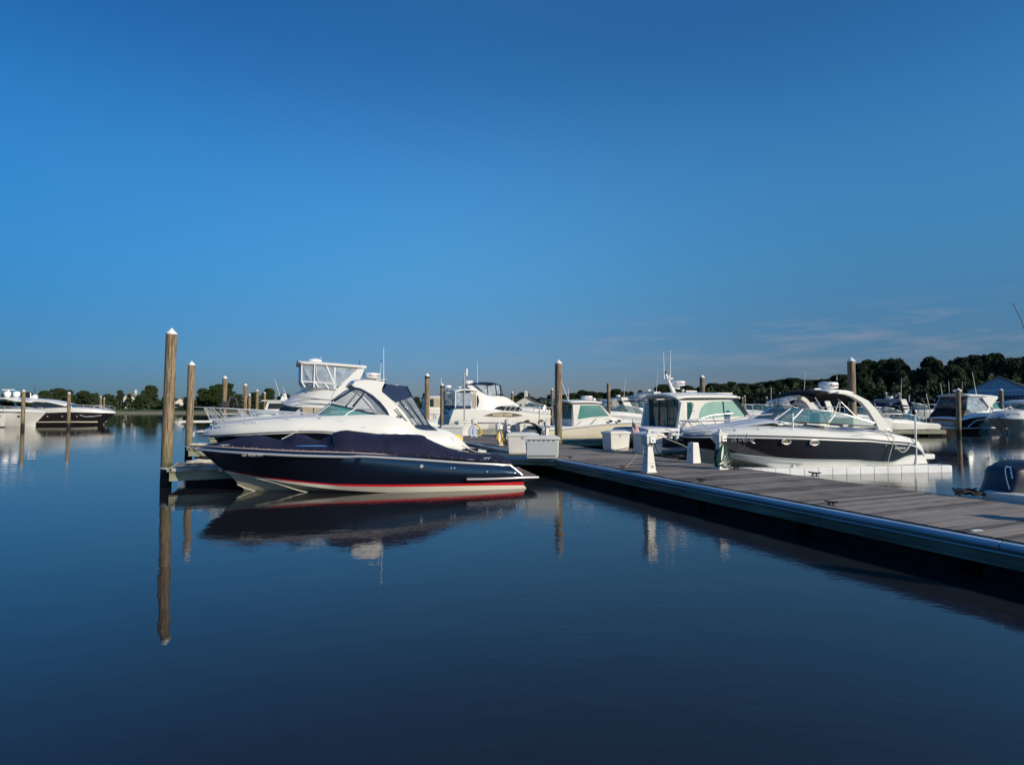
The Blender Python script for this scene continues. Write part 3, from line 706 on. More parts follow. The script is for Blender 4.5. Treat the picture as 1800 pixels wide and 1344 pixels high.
pl = [(298, 578, 15.05, 'tallest weathered piling, at the left finger end by the navy bow', .152), (335, 635, 22.9, 'second tall piling from the left foreground, beside the cruiser bow', .150),
      (394.6, 660.5, 33, 'third piling of the receding left row, over the flybridge bow rail', .15), (431.5, 674, 44, 'fourth piling of the receding left row', .15),
      (438.3, 692, 60, 'short piling just right of the fourth left piling', .16), (452, 684.5, 60, 'fifth thin far piling of the left row', .17), (465.6, 689, 72, 'farthest thin piling of the left row, left of the distant trawler', .17),
      (42, 684.8, 51.6, 'leftmost piling, in front of the white hull at the left edge', .17), (122.3, 688.8, 53, 'piling in front of the dark hulled cruiser at the left', .16), (177, 696, 92, 'short far piling behind the dark cruiser bow at left', .2), (183, 698.5, 97, 'thin far piling paired behind the dark cruiser bow at left', .16),
      (751, 656, 31, 'dark banded piling right of the blue canvas cruiser', .15), (777.3, 673.8, 37, 'slightly crooked piling left of the aft cabin yacht', .15), (900.4, 688, 68, 'short far piling behind the bow of the aft cabin yacht', .18),
      (969.8, 682, 52, 'thin piling at the bow of the aft cabin yacht', .15), (1234, 659, 31.5, 'greenish piling rising behind the pilothouse roof', .155),
      (1309, 694.6, 88, 'right one of two far pilings right of the pilothouse', .17), (1304.5, 698, 98, 'left shorter one of two far pilings right of the pilothouse', .16), (1348, 697, 92, 'far piling in front of the wooded rise', .17),
      (1496, 628, 20.9, 'tall piling passing behind the arch of the black cruiser', .15), (1556, 689, 74, 'left far piling with a wide white cap before the blue grey house', .18), (1579.3, 690, 74, 'right far piling with a wide white cap before the blue grey house', .18), (1566.6, 704.5, 100, 'small far piling between the two wide capped ones', .15),
      (1683.3, 682, 41.5, 'dark piling in front of the black transom cruiser', .17), (1759.5, 683, 50, 'dark piling before the boathouse windows', .18), (1125, 700, 62, 'dark thin piling left of the pilothouse doors', .12)]
for px, ya, Y, lb, r in pl: pil_px(px, ya, Y, lb, r, band=(px in (751, 777.3)))
p = AT(981, 633, 24.0); piling(p.x, 24.0, p.z, .15, 'tall central piling behind the grey fronted dock box')
pil_px(1070, 671, 41, 'green mossy piling without a wide cap behind the small cabin boat', .14, cap=None)
def pile_hoop(X, Y, label):
    e = empty('pile_guide', (X, Y, ZD-.05), TA, label, 'pile guide')
    b = MB(); b.tube([(math.cos(a)*.21, math.sin(a)*.21, 0) for a in [2*math.pi*i/20 for i in range(20)]], .028, 8, closed=True); b.build('hoop', STEEL, e)
    b = MB(); b.box((.25, .08, -.01), (.34, .3, .07), bev=.01); b.build('bracket', GREYP, e)
q = AT(298, 830, 15.05); pile_hoop(q.x, 15.05, 'steel hoop round the tallest left piling')
q = AT(335, 800, 22.9); pile_hoop(q.x, 22.9, 'steel hoop round the second left piling')

# ------------------------------------------------------------------ dock boxes
BOXP = None
def dock_box(px, py, w_, d_, h_, rz, label, front=None, group='white dock boxes', name='dock_box'):
    """px,py: picture point of the box's front left foot"""
    g = G(px, py, ZD); ca, sa = math.cos(rz), math.sin(rz)
    e = empty(name, (g.x+ca*w_/2-sa*d_/2, g.y+sa*w_/2+ca*d_/2, ZD), rz, label, 'dock box', group)
    b = MB(); b.frustum(w_/2-.03, d_/2-.03, .03, w_/2, d_/2, h_-.10, bev=.018)
    b.box((0, 0, .02), (w_-.1, d_-.1, .04)); body = b.build('body', WPLAST, e, 35)
    b = MB(); b.frustum(w_/2+.035, d_/2+.035, h_-.10, w_/2+.03, d_/2+.03, h_-.03, bev=.015); b.frustum(w_/2+.01, d_/2+.01, h_-.035, w_/2-.12, d_/2-.12, h_+.015, bev=.012)
    b.build('lid', WPLAST, e, 35)
    if not front:
        b = MB(); b.box((0, -d_/2-.012, h_-.15), (.06, .014, .07)); b.build('latch', STEEL, e)
    if front:
        b = MB(); b.box((0, -d_/2-.008, h_*.45), (w_-.09, .012, h_-.24), bev=.003); b.build('front_panel', front, e)
        b = MB()
        for i in range(6): b.box((-w_*.36+i*w_*.145, -d_/2-.024, h_-.122), (.05, .02, .03), bev=.004)
        b.build('hinge', GREYP, e)
    return e
dock_box(923.5, 805, 1.02, .55, .66, rad(-2), 'wide dock box with a plain grey front on the dock corner', GREYBOX)
dock_box(893, 797.5, 1.0, .55, .68, rad(4), 'white dock box partly shaded, just left behind the grey fronted box')
dock_box(1074, 791.8, .80, .60, .68, TA, 'white dock box with a rope over it right of the central piling')
dock_box(1131, 798.5, .78, .60, .70, TA, 'shaded dock box right behind the nearest power pedestal')
dock_box(889.5, 768, .75, .6, .72, TA, 'left one of two far white dock boxes behind the shaded box')
dock_box(914, 769, .9, .6, .70, TA, 'right one of two far white dock boxes, with the dark hose on it')
dock_box(777, 776, .95, .6, .72, TA*.4, 'grey sided dock box left of the aft cabin yacht transom', GREYBOX)
dock_box(806, 766, .7, .6, .78, TA, 'small white dock box in front of the aft cabin yacht transom')
def number_pylon():
    g = G(1219, 813, ZD); e = empty('marker_pylon', g, TA, 'short tapered white dock pylon marked 7', 'dock pylon')
    b = MB(); b.frustum(.135, .15, 0, .095, .11, .53, bev=.008); b.frustum(.095, .11, .53, .085, .10, .56); b.build('body', WPLAST, e, 30)
    text_part('lettering', '7', .16, Matrix.Translation((-.121, 0, .33)) @ Matrix.Rotation(-math.pi/2, 4, 'Z') @ Matrix.Rotation(math.pi/2, 4, 'X'), LETK, e)
number_pylon()

# ------------------------------------------------------------------ power pedestals
def pedestal(px, py, label, hscale=1, txt=None):
    g = G(px, py, ZD); e = empty('power_pedestal', g, TA, label, 'power pedestal', 'white dock power pedestals'); e.scale = (hscale*.79, hscale*.79, hscale*.93)
    b = MB(); b.box((0, 0, .015), (.36, .34, .03), bev=.005); b.frustum(.155, .15, .03, .085, .085, .66, bev=.006); b.build('post', WPLAST, e, 30)
    b = MB(); b.frustum(.085, .085, .655, .155, .145, .76, bev=.005); b.frustum(.155, .145, .758, .165, .155, .93, bev=.006); b.build('head', WPLAST, e, 30)
    b = MB(); b.frustum(.195, .185, .928, .185, .175, .955); b.frustum(.18, .17, .954, .05, .05, 1.02, bev=.004); b.lathe([(.045, 1.018), (.045, 1.06), (.03, 1.085), (.004, 1.09)], n=14); b.build('cap', WPLAST, e, 30)
    b = MB(); b.box((.03, -.165, .83), (.17, .03, .15), bev=.006); pn = b.build('socket_panel', CAPW, e, 30)
    for x in (-.03, .09):
        b = MB(); b.tube([(x, -.15, .735), (x, -.19, .72)], .028, 12); b.build('socket', RUBBER, e)
    b = MB(); b.tube([(.03, -.182, .82), (.03, -.192, .82)], .02, 10); b.build('switch', RUBBER, e)
    b = MB(); b.tube([(-.10, -.02, .62), (-.17, -.02, .60), (-.17, -.02, .46), (-.12, -.02, .44)], .010, 6); b.tube([(.10, -.02, .62), (.16, -.02, .60), (.16, -.02, .46), (.12, -.02, .44)], .010, 6); b.build('hose_bracket', RUBBER, e)
    b = MB(); b.box((0, 0, .235), (.276, .268, .006)); b.build('seam', GREYP, e)
    if txt: text_part('lettering', txt, .11, Matrix.Translation((.02, -.142, .15)) @ Matrix.Rotation(math.pi/2-.11, 4, 'X'), LETK, e)
    return e
PA = pedestal(1140.5, 829.5, 'nearest white power pedestal on the walkway, marked 16', 1.0, '16')
PB = pedestal(1266, 824, 'white power pedestal hung with a green hose coil', .99)
pedestal(877.5, 782.5, 'power pedestal wrapped in pale rope left of the shaded dock box', .92)
pedestal(961.5, 773, 'power pedestal seen against the bow of the aft cabin yacht', .92)
pedestal(833.5, 767.5, 'far power pedestal with yellow rope before the aft cabin transom', .96)
pedestal(893, 771, 'farthest power pedestal beside the far dock boxes', 1.0)
def coil(px, py, z, label, m, loops, R0, H, tilt, name='hose', r=.011, cat='hose', spread=.12, flare=0):
    """a hank of hose or rope hanging in long loops"""
    g = G(px, py, ZD); rng = random.Random(int(px)); e = empty(name, (g.x, g.y, ZD), TA, label, cat)
    b = MB()
    for i in range(loops):
        ww = R0*(.55+.5*i/loops)+rng.uniform(-.02, .02); hh = H*(.82+.18*rng.random()); ox = rng.uniform(-.5, .5)*spread+flare*(i/loops-.5); oy = -.20-rng.random()*.07
        P = []
        for k in range(26):
            a = 2*math.pi*k/26; zz = z-hh/2+hh/2*math.cos(a); wd = ww*math.sin(a)*(.35+.65*(1-math.cos(a))/2)
            P.append((ox*(1-math.cos(a))/2+wd+tilt*(z-zz), oy-.05*(1-math.cos(a))/2, max(.012, zz)))
        b.tube(P, r, 6, closed=True)
    b.build('coil', m, e); return e
coil(1260, 822.5, .66, 'green garden hose coiled in loops on the pedestal left of the black cruiser bow', HOSEG, 24, .24, .62, -.12, flare=.26, r=.013)
coil(1253, 822, .64, 'dark hose hank hanging left of the green hose coil', ROPEB, 8, .12, .60, -.22, r=.014)
coil(875, 782, .60, 'pale yellow rope bundled around the far pedestal', mat('rope_yellow', (.55, .40, .12), .9), 9, .2, .58, 0, 'rope', .014, 'rope')
coil(886, 783.5, .60, 'black hose hanging beside the rope wrapped pedestal', ROPEB, 9, .22, .58, .15, r=.016)
coil(836, 767, .60, 'yellow rope tangle on the far pedestal before the transom', mat('rope_yellow', (.55, .40, .12), .9), 8, .3, .58, .1, 'rope', .018, 'rope')
coil(829, 768, .62, 'white towel like rope bundle left of the far pedestal', mat('rope_blue', (.45, .52, .66), .9), 12, .26, .62, -.1, 'rope', .03, 'rope')
g = G(938, 772, ZD); e = empty('hose', (g.x, g.y, ZD), TA, 'thick black hose arched over the far right dock box', 'hose')
b = MB()
for i in range(6):
    b.tube(cr([Vector(p) for p in ((-.75+.03*i, .3, .74), (-.45, .15, .80), (-.1+.03*i, -.05, .72), (.08+.03*i, -.25, .4), (.04+.04*i, -.3, .03))], 16), .028, 7)
b.build('coil', ROPEB, e)
def dock_cleat(px, py, label, rz=None, sc=1.0):
    g = G(px, py, ZD); e = empty('dock_cleat', g, math.atan2(WD.y, WD.x)+(0 if rz is None else rz), label, 'cleat', 'iron cleats on the walkway'); e.scale = (sc,)*3
    b = MB(); b.tube([(-.14, 0, .095), (-.10, 0, .085), (-.03, 0, .075), (.03, 0, .075), (.10, 0, .085), (.14, 0, .095)], [.011, .016, .02, .02, .016, .011], 8); b.build('horn', RUBBER, e)
    b = MB(); b.tube([(-.045, 0, .004), (-.035, 0, .075)], .017, 8); b.tube([(.045, 0, .004), (.035, 0, .075)], .017, 8); b.box((0, 0, .006), (.18, .07, .012), bev=.003); b.build('base', RUBBER, e)
for px, py, lb in ((1002, 805.5, 'cleat at the near end of the dock corner, farthest left'), (1094, 822.5, 'cleat on the near edge left of the nearest pedestal'), (1232, 847, 'cleat on the near edge between the two pedestals'), (1461, 888, 'largest nearest cleat at the blue edged side of the walkway')):
    dock_cleat(px, py, lb, .45, .72)
for px, py, lb in ((1432, 837, 'cleat on the far edge in front of the white float'), (1294, 825, 'cleat on the far edge right of the green hose'), (1187, 805, 'cleat with a dark line on the far edge left of the marker pylon')):
    dock_cleat(px, py, lb, .3)
def rope_pile(px, py, label, n=5, s=.2, m=ROPEB, z=ZD):
    g = G(px, py, z); rng = random.Random(int(px)); e = empty('rope', g, TA, label, 'rope'); b = MB(); P = []
    for i in range(n*14):
        a = i/14*6.28; rr = s*(.5+.5*math.sin(i*.37)**2)+rng.uniform(-.02, .02); P.append(Vector((rr*1.5*math.cos(a)+rng.uniform(-.02, .02), rr*.6*math.sin(a), .02+.012*i/14+abs(rng.gauss(0, .01)))))
    b.tube(cr(P, n*40), .014, 6); b.build('coil', m, e)
rope_pile(1697, 871, 'dark mooring line heaped on the far edge near the outboard motor', 7, .17)
rope_pile(1722, 873, 'second dark line heap beside the outboard motor', 5, .14)
dock_cleat(1690, 868.5, 'cleat under the dark mooring line heap near the outboard motor', .3)
rope_pile(352, 815, 'pale mooring line heaped on the first finger end beside the navy bow', 6, .22, ROPE)
rope_pile(362, 808, 'dark mooring line heap right beside the navy bow on the first finger', 6, .2)
rope_pile(349, 783.5, 'pale line heap on the second finger end by the cruiser bow', 5, .2, ROPE)
rope_pile(1190, 804, 'dark line heaped beside the far edge cleat', 4, .16)
def line(name, pts, r, m, label, cat='mooring line', curve=True):
    P = [Vector(p) for p in pts]; b = MB(); b.tube(cr(P, 26) if curve else P, r, 6); o = b.build(name, m, None); tag(o, label, cat); return o
line('mooring_line', [G(1010, 804.5, ZD+.02), G(1050, 812, ZD+.02), G(1094, 819, ZD+.06)], .006, ROPE, 'pale line lying along the near edge of the walkway')
line('mooring_line', [G(1096, 819, ZD+.06), G(1104, 817, ZD+.02), G(1120, 798, ZD+.02)], .004, ROPE, 'thin pale line crossing the deck left of the nearest pedestal')
g = G(1716, 932, ZD+.006); b = MB(); b.box((0, 0, .004), (.15, .05, .006), rz=.2); o = b.build('paper_scrap', CAPW, None); o.location = g; tag(o, 'small pale scrap lying on the deck boards at the right', 'scrap')
def flag():
    g = G(1112, 796, ZD); e = empty('flag', (g.x+.0, g.y, ZD), TA, 'small red and white striped flag drooping beside the shaded dock box', 'flag')
    b = MB(); b.tube([(0, 0, 0), (0, 0, 1.16)], .006, 6); b.build('staff', RUBBER, e)
    n_ = 13; rows = []
    for i in range(n_+1):
        r_ = []
        for j in range(9):
            u = j/8; v = i/n_
            r_.append(Vector((.0+u*.30+.02*v, .04*math.sin(u*7+v*2), 1.12-.42*v-.40*u)))
        rows.append(r_)
    b = MB(); V = [[b.bm.verts.new(p) for p in r] for r in rows]
    for i in range(n_):
        for j in range(8):
            b.mi = 2 if (i < 7 and j < 3) else i % 2; b.face([V[i][j], V[i][j+1], V[i+1][j+1], V[i+1][j]])
    b.build('cloth', [REDM, FLAGW, FLAGB], e, 60, .004)
flag()

# ================================================================== BOATS
def under(x0, x1, n, hb, zd=-.45):
    return [('L', x0+(x1-x0)*i/(n-1), zd, hb) for i in range(n)]

# ------------------------------------------------------------------ 1. navy runabout under its cover
def navy_runabout():
    o = G(432, 861.5); B = Boat('motor_boat', o.x, o.y, rad(12), 'navy blue runabout under a fitted navy cover, with a red waterline', 'boat')
    sheer = R('C4', [(52, 386, .03), (140, 396, .30), (300, 410, .62), (600, 428, .98), (1000, 447, 1.20), (1500, 460, 1.30)])+R('C5', [(0, 457, 1.33), (500, 486, 1.32), (1000, 520, 1.24), (1300, 535, 1.14), (1450, 545, 1.02)])
    toe = R('C4', [(60, 372, .03), (140, 360, .26), (300, 370, .55), (600, 386, .90), (1000, 406, 1.12), (1500, 422, 1.22)])+R('C5', [(0, 430, 1.25), (500, 457, 1.24), (1000, 492, 1.15), (1300, 512, 1.04), (1435, 528, .92)])
    rtop = R('C4', [(300, 596, .03), (360, 604, .10), (500, 632, .24), (700, 662, .45), (950, 692, .68), (1300, 724, .96)])+R('C5', [(-160, 735, 1.10), (300, 739, 1.22), (800, 732, 1.24), (1200, 722, 1.2), (1580, 711, 1.12)])
    rbot = R('C4', [(306, 600, .028), (366, 610, .095), (505, 642, .23), (705, 674, .44), (950, 706, .67), (1300, 740, .95)])+R('C5', [(-160, 755, 1.09), (300, 761, 1.21), (800, 755, 1.23), (1200, 748, 1.19), (1580, 745, 1.11)])
    mid1 = R('C4', [(110, 440, .03), (190, 455, .19), (340, 480, .44), (620, 505, .78), (1000, 530, 1.04), (1450, 548, 1.22)])+R('C5', [(-40, 548, 1.30), (450, 570, 1.36), (950, 590, 1.36), (1300, 598, 1.30), (1510, 600, 1.20)])
    mid2 = R('C4', [(200, 520, .03), (270, 530, .13), (420, 560, .33), (650, 590, .62), (980, 620, .87), (1400, 645, 1.11)])+R('C5', [(-90, 650, 1.23), (380, 664, 1.32), (900, 668, 1.34), (1280, 668, 1.29), (1560, 668, 1.19)])
    chine = R('C4', [(312, 606, .026), (400, 632, .10), (520, 652, .22), (720, 690, .43), (960, 730, .66), (1300, 775, .93)])+[('L', 3.0, .03, 1.07), ('L', 4.2, -.03, 1.16), ('L', 5.3, -.06, 1.18), ('L', 6.2, -.08, 1.16), ('L', 7.0, -.1, 1.10)]
    keel = R('C4', [(330, 620, .008), (380, 668, .008), (440, 728, .008), (490, 775, .008), (530, 806, .008)])+[('L', .5, -.16, .01), ('L', 1.6, -.34, .01), ('L', 3.2, -.45, .01), ('L', 4.8, -.48, .01), ('L', 6.0, -.48, .01), ('L', 7.0, -.48, .01)]
    # bottom (cream), boot stripe (red) and topsides (navy)
    hull = B.skin('hull', [rtop, mid2, mid1, sheer, toe], NAVY, n=72, cap_end=True, smooth=60)
    B.skin('boot_stripe', [rbot, rtop], RED, n=72, parent=hull)
    K_, C_ = B.pts(keel), B.pts(chine)
    bmid = [Vector((k.x*.45+c.x*.55, k.y*.62+c.y*.38, k.z*.5+c.z*.5-.02)) for k, c in zip(K_, C_)]
    lip = [Vector((c.x, c.y+min(.05, -c.y*.5), c.z-.004)) for c in C_]
    B.skin('bottom', [K_, bmid, lip, C_, B.pts(rbot)], [CREAM, CREAM2], n=72, parent=hull, idx=[0, 0, 0, 1], smooth=25)  # darker cream below the chine: the shade there is put into the colour
    # spray strakes
    for rw in (R('C4', [(600, 670, .30), (760, 708, .42), (900, 750, .52), (1040, 795, .60), (1130, 812, .64)]), R('C4', [(430, 735, .05), (500, 765, .09), (570, 790, .13), (620, 806, .15)])):
        P = cr(B.pts(rw), 20)
        for sg in (1, -1):
            b = MB(); b.tube([Vector((p.x, (p.y-.012)*sg, p.z)) for p in P], [.004]+[.013]*17+[.010, .005], 6); b.build('spray_strake', CREAM2, hull)
    # chrome rub rail and toe moulding
    P = cr(B.pts(sheer), 72)
    for sg in (1, -1):
        b = MB(); b.tube([Vector((p.x, (p.y-.012)*sg, p.z-.012)) for p in P], .030, 8); b.build('rub_rail', CHROME, hull)
        b = MB(); b.tube([Vector((p.x, (q.y-.004)*sg, q.z)) for p, q in [(q, q) for q in cr(B.pts(toe), 72)][1:-6]], .014, 6); b.build('toe_moulding', mat('toe_moulding', (.50, .36, .33), .35), hull)
    P = B.pts(R('C5', [(1015, 686, 1.37), (1200, 684, 1.35), (1450, 676, 1.27), (1580, 668, 1.19), (1722, 667, 1.06)]))
    for sg in (1, -1):
        b = MB(); b.tube([Vector((p.x, (p.y-.01)*sg, p.z)) for p in P], .026, 8); b.build('quarter_rail', CHROME, hull)
    # deck under the cover and the sloping stern
    B.roof('deck', [(q[0], q[1]+2.5, q[2]-.02) for q in toe], NAVY, -.02, .02, n=40)
    # swim platform
    t0 = B.p(640+1545/5.625, 720+648/5.625, -1.15); t1 = B.p(640+1716/5.625, 720+655/5.625, -1.0)
    zp = t1.z; b = MB(); P = [(t0.x-.12, -1.14), (t1.x-.12, -1.08), (t1.x, -.9), (t1.x+.02, 0), (t1.x, .9), (t1.x-.12, 1.08), (t0.x-.12, 1.14)]
    lo = [b.bm.verts.new((x, y, zp-.10)) for x, y in P]; hi = [b.bm.verts.new((x, y, zp)) for x, y in P]
    b.face(lo[::-1]); b.face(hi)
    for i in range(len(P)): b.face([lo[i], lo[(i+1) % len(P)], hi[(i+1) % len(P)], hi[i]])
    pf = b.build('swim_platform', NAVY, B.e, 30)
    b = MB(); b.face([b.bm.verts.new((t0.x+(x-t0.x)*.93, y*.93, zp+.006)) for x, y in P]); b.build('teak_panel', TEAK, pf, 0, .008)
    b = MB(); b.tube([(x+.01, y*1.01, zp-.03) for x, y in P[1:6]], .022, 8); b.build('platform_rail', CHROME, pf)
    # sloping transom trim
    B.tube('transom_trim', R('C5', [(1440, 545, 1.14), (1500, 592, 1.13), (1565, 645, 1.12)]), .02, CHROME, both=True)
    # the cover
    edge = R('C4', [(120, 356, .22), (200, 360, .36), (400, 372, .68), (560, 382, .85), (640, 388, .92), (860, 400, 1.05), (990, 408, 1.10), (1080, 410, 1.14), (1240, 416, 1.18), (1340, 420, 1.19), (1480, 424, 1.21), (1800, 432, 1.25)])+R('C5', [(250, 444, 1.27), (560, 464, 1.27), (700, 473, 1.27), (900, 487, 1.25), (1040, 496, 1.23), (1240, 510, 1.17), (1380, 520, 1.10), (1450, 536, 1.03)])
    ridge = R('C4', [(120, 352, 0), (200, 332, 0), (400, 290, 0), (560, 252, 0), (640, 252, 0), (860, 297, 0), (980, 245, 0), (1060, 247, 0), (1230, 305, 0), (1300, 280, 0), (1468, 205, 0), (1800, 236, 0)])+R('C5', [(250, 240, 0), (560, 250, 0), (640, 292, 0), (860, 388, 0), (1000, 428, 0), (1220, 452, 0), (1380, 462, 0), (1450, 512, 0)])
    E = B.pts(edge); T = B.pts(ridge); S1, S2, S3 = [], [], []
    sh = [.25, .25, .3, .34, .34, .25, .34, .36, .25, .32, .66, .72, .78, .78, .74, .6, .5, .5, .5, .5]
    for i, (e_, t_) in enumerate(zip(E, T)):
        s = sh[i]; h = t_.z-e_.z
        S1.append(Vector((e_.x*.9+t_.x*.1, e_.y*(1-.10*(1-s)), e_.z+h*(.18+.12*s))))
        S2.append(Vector((e_.x*.55+t_.x*.45, e_.y*(.55+.30*s), e_.z+h*(.45+.30*s))))
        S3.append(Vector((e_.x*.2+t_.x*.8, e_.y*(.18+.30*s), e_.z+h*(.84+.14*s))))
    def wr(rows, n):
        o = [cr(r, n) for r in rows]
        for k, r in enumerate(o):
            if 0 < k < len(o)-1:
                for p in r:
                    f = noise.noise(Vector((p.x*1.6+k*.9, k*.8, p.z*2)))*.022+(.5-abs(noise.noise(Vector((p.x*3.1+k*.55, k*.4, 3)))*2))*.018+noise.noise(Vector((p.x*9+k, k*1.7, 3)))*.006
                    p.y -= f; p.z += f
        return o
    rows = wr([E, S1, S2, S3, T], 110)
    # smooth across: add rows between
    full = []
    for j in range(17):
        u = j/16*(len(rows)-1); k = min(int(u), len(rows)-2); f = u-k
        full.append([cr([rows[q][i] for q in range(len(rows))], 17)[j] for i in range(110)])
    cv = B.skin('cover', full, CANVAS, straight=True, smooth=80)
    for i_ in (31, 55, 84):
        b = MB(); b.tube([full[j][i_]+Vector((0, -.003, .003)) for j in range(17)], .007, 6); b.build('seam', CANVAS2, cv)
    b = MB(); P = cr(E, 60)
    for i, p in enumerate(P):
        if 2 < i < 57 and i % 2 == 0:
            ico(b.bm, Vector((p.x, p.y-.006, p.z+.025)), .011, 1); ico(b.bm, Vector((p.x, -p.y+.006, p.z+.025)), .011, 1)
    b.build('snap', CHROME, cv)
    B.tube('lit_deck_gap', R('C4', [(1012, 358, 1.11), (1100, 357, 1.12), (1200, 357, 1.13), (1280, 357, 1.14), (1322, 360, 1.15)]), [.004, .010, .013, .011, .004], mat('lit_deck_blue', (.09, .25, .60), .35), parent=cv)  # sunlit deck in a gap of the cover, painted as a blue strip
    # fittings
    for rw in ((310, 362, .52), (1555, 410, 1.20)):
        q = B.p(340+rw[0]/5.625, 720+rw[1]/5.625, -rw[2]); B.cleat((q.x, q.y, q.z-.01), .95)
    q = B.p(640+1215/5.625, 720+492/5.625, -1.16); B.cleat((q.x, q.y, q.z), .9)
    q = B.p(340+125/5.625, 720+355/5.625, -.02); b = MB(); ico(b.bm, q, .04, 2); b.build('bow_light', CHROME, B.e)
    q = B.p(340+276/5.625, 720+590/5.625, -.0); b = MB(); b.tube([q+Vector((math.cos(a)*.038-.02, 0, math.sin(a)*.038)) for a in [6.283*i/14 for i in range(14)]], .011, 6, closed=True); b.build('bow_eye', CHROME, B.e)
    q = B.p(340+350/5.625, 720+437/5.625, -.43); b = MB(); b.tube([q+Vector((-.09, -.02, 0)), q+Vector((0, -.05, -.003)), q+Vector((.07, -.07, -.006))], [.004, .016, .006], 8); b.build('bow_vent', CHROME, B.e)
    for (u, v, r_, hb) in ((568, 558, .045, 1.365), (860, 575, .02, 1.365), (893, 575, .02, 1.365), (1215, 612, .02, 1.345)):
        q = B.p(640+u/5.625, 720+v/5.625, -hb); b = MB(); b.lathe([(r_, 0), (r_*.9, .012), (r_*.5, .015)], n=18)
        bmesh.ops.rotate(b.bm, verts=b.bm.verts, cent=(0, 0, 0), matrix=Matrix.Rotation(math.pi/2, 3, 'X')); bmesh.ops.translate(b.bm, verts=b.bm.verts, vec=q+Vector((0, .0, 0))); b.build('through_hull', CHROME, hull)
    a = B.p(427, 798, -.84); c = B.p(462, 801, -1.04); d = (c-a); M = Matrix.Translation((a+c)/2+Vector((0, -.06, -.005))) @ Matrix.Rotation(math.atan2(d.y, d.x), 4, 'Z') @ Matrix.Rotation(-math.atan2(d.z, d.x)*0-.02, 4, 'Y') @ Matrix.Rotation(math.pi/2+.28, 4, 'X')
    text_part('lettering', 'NY 9924 MM', .085, M, LETW, hull, xs=1.15)
    return B
navy_runabout()

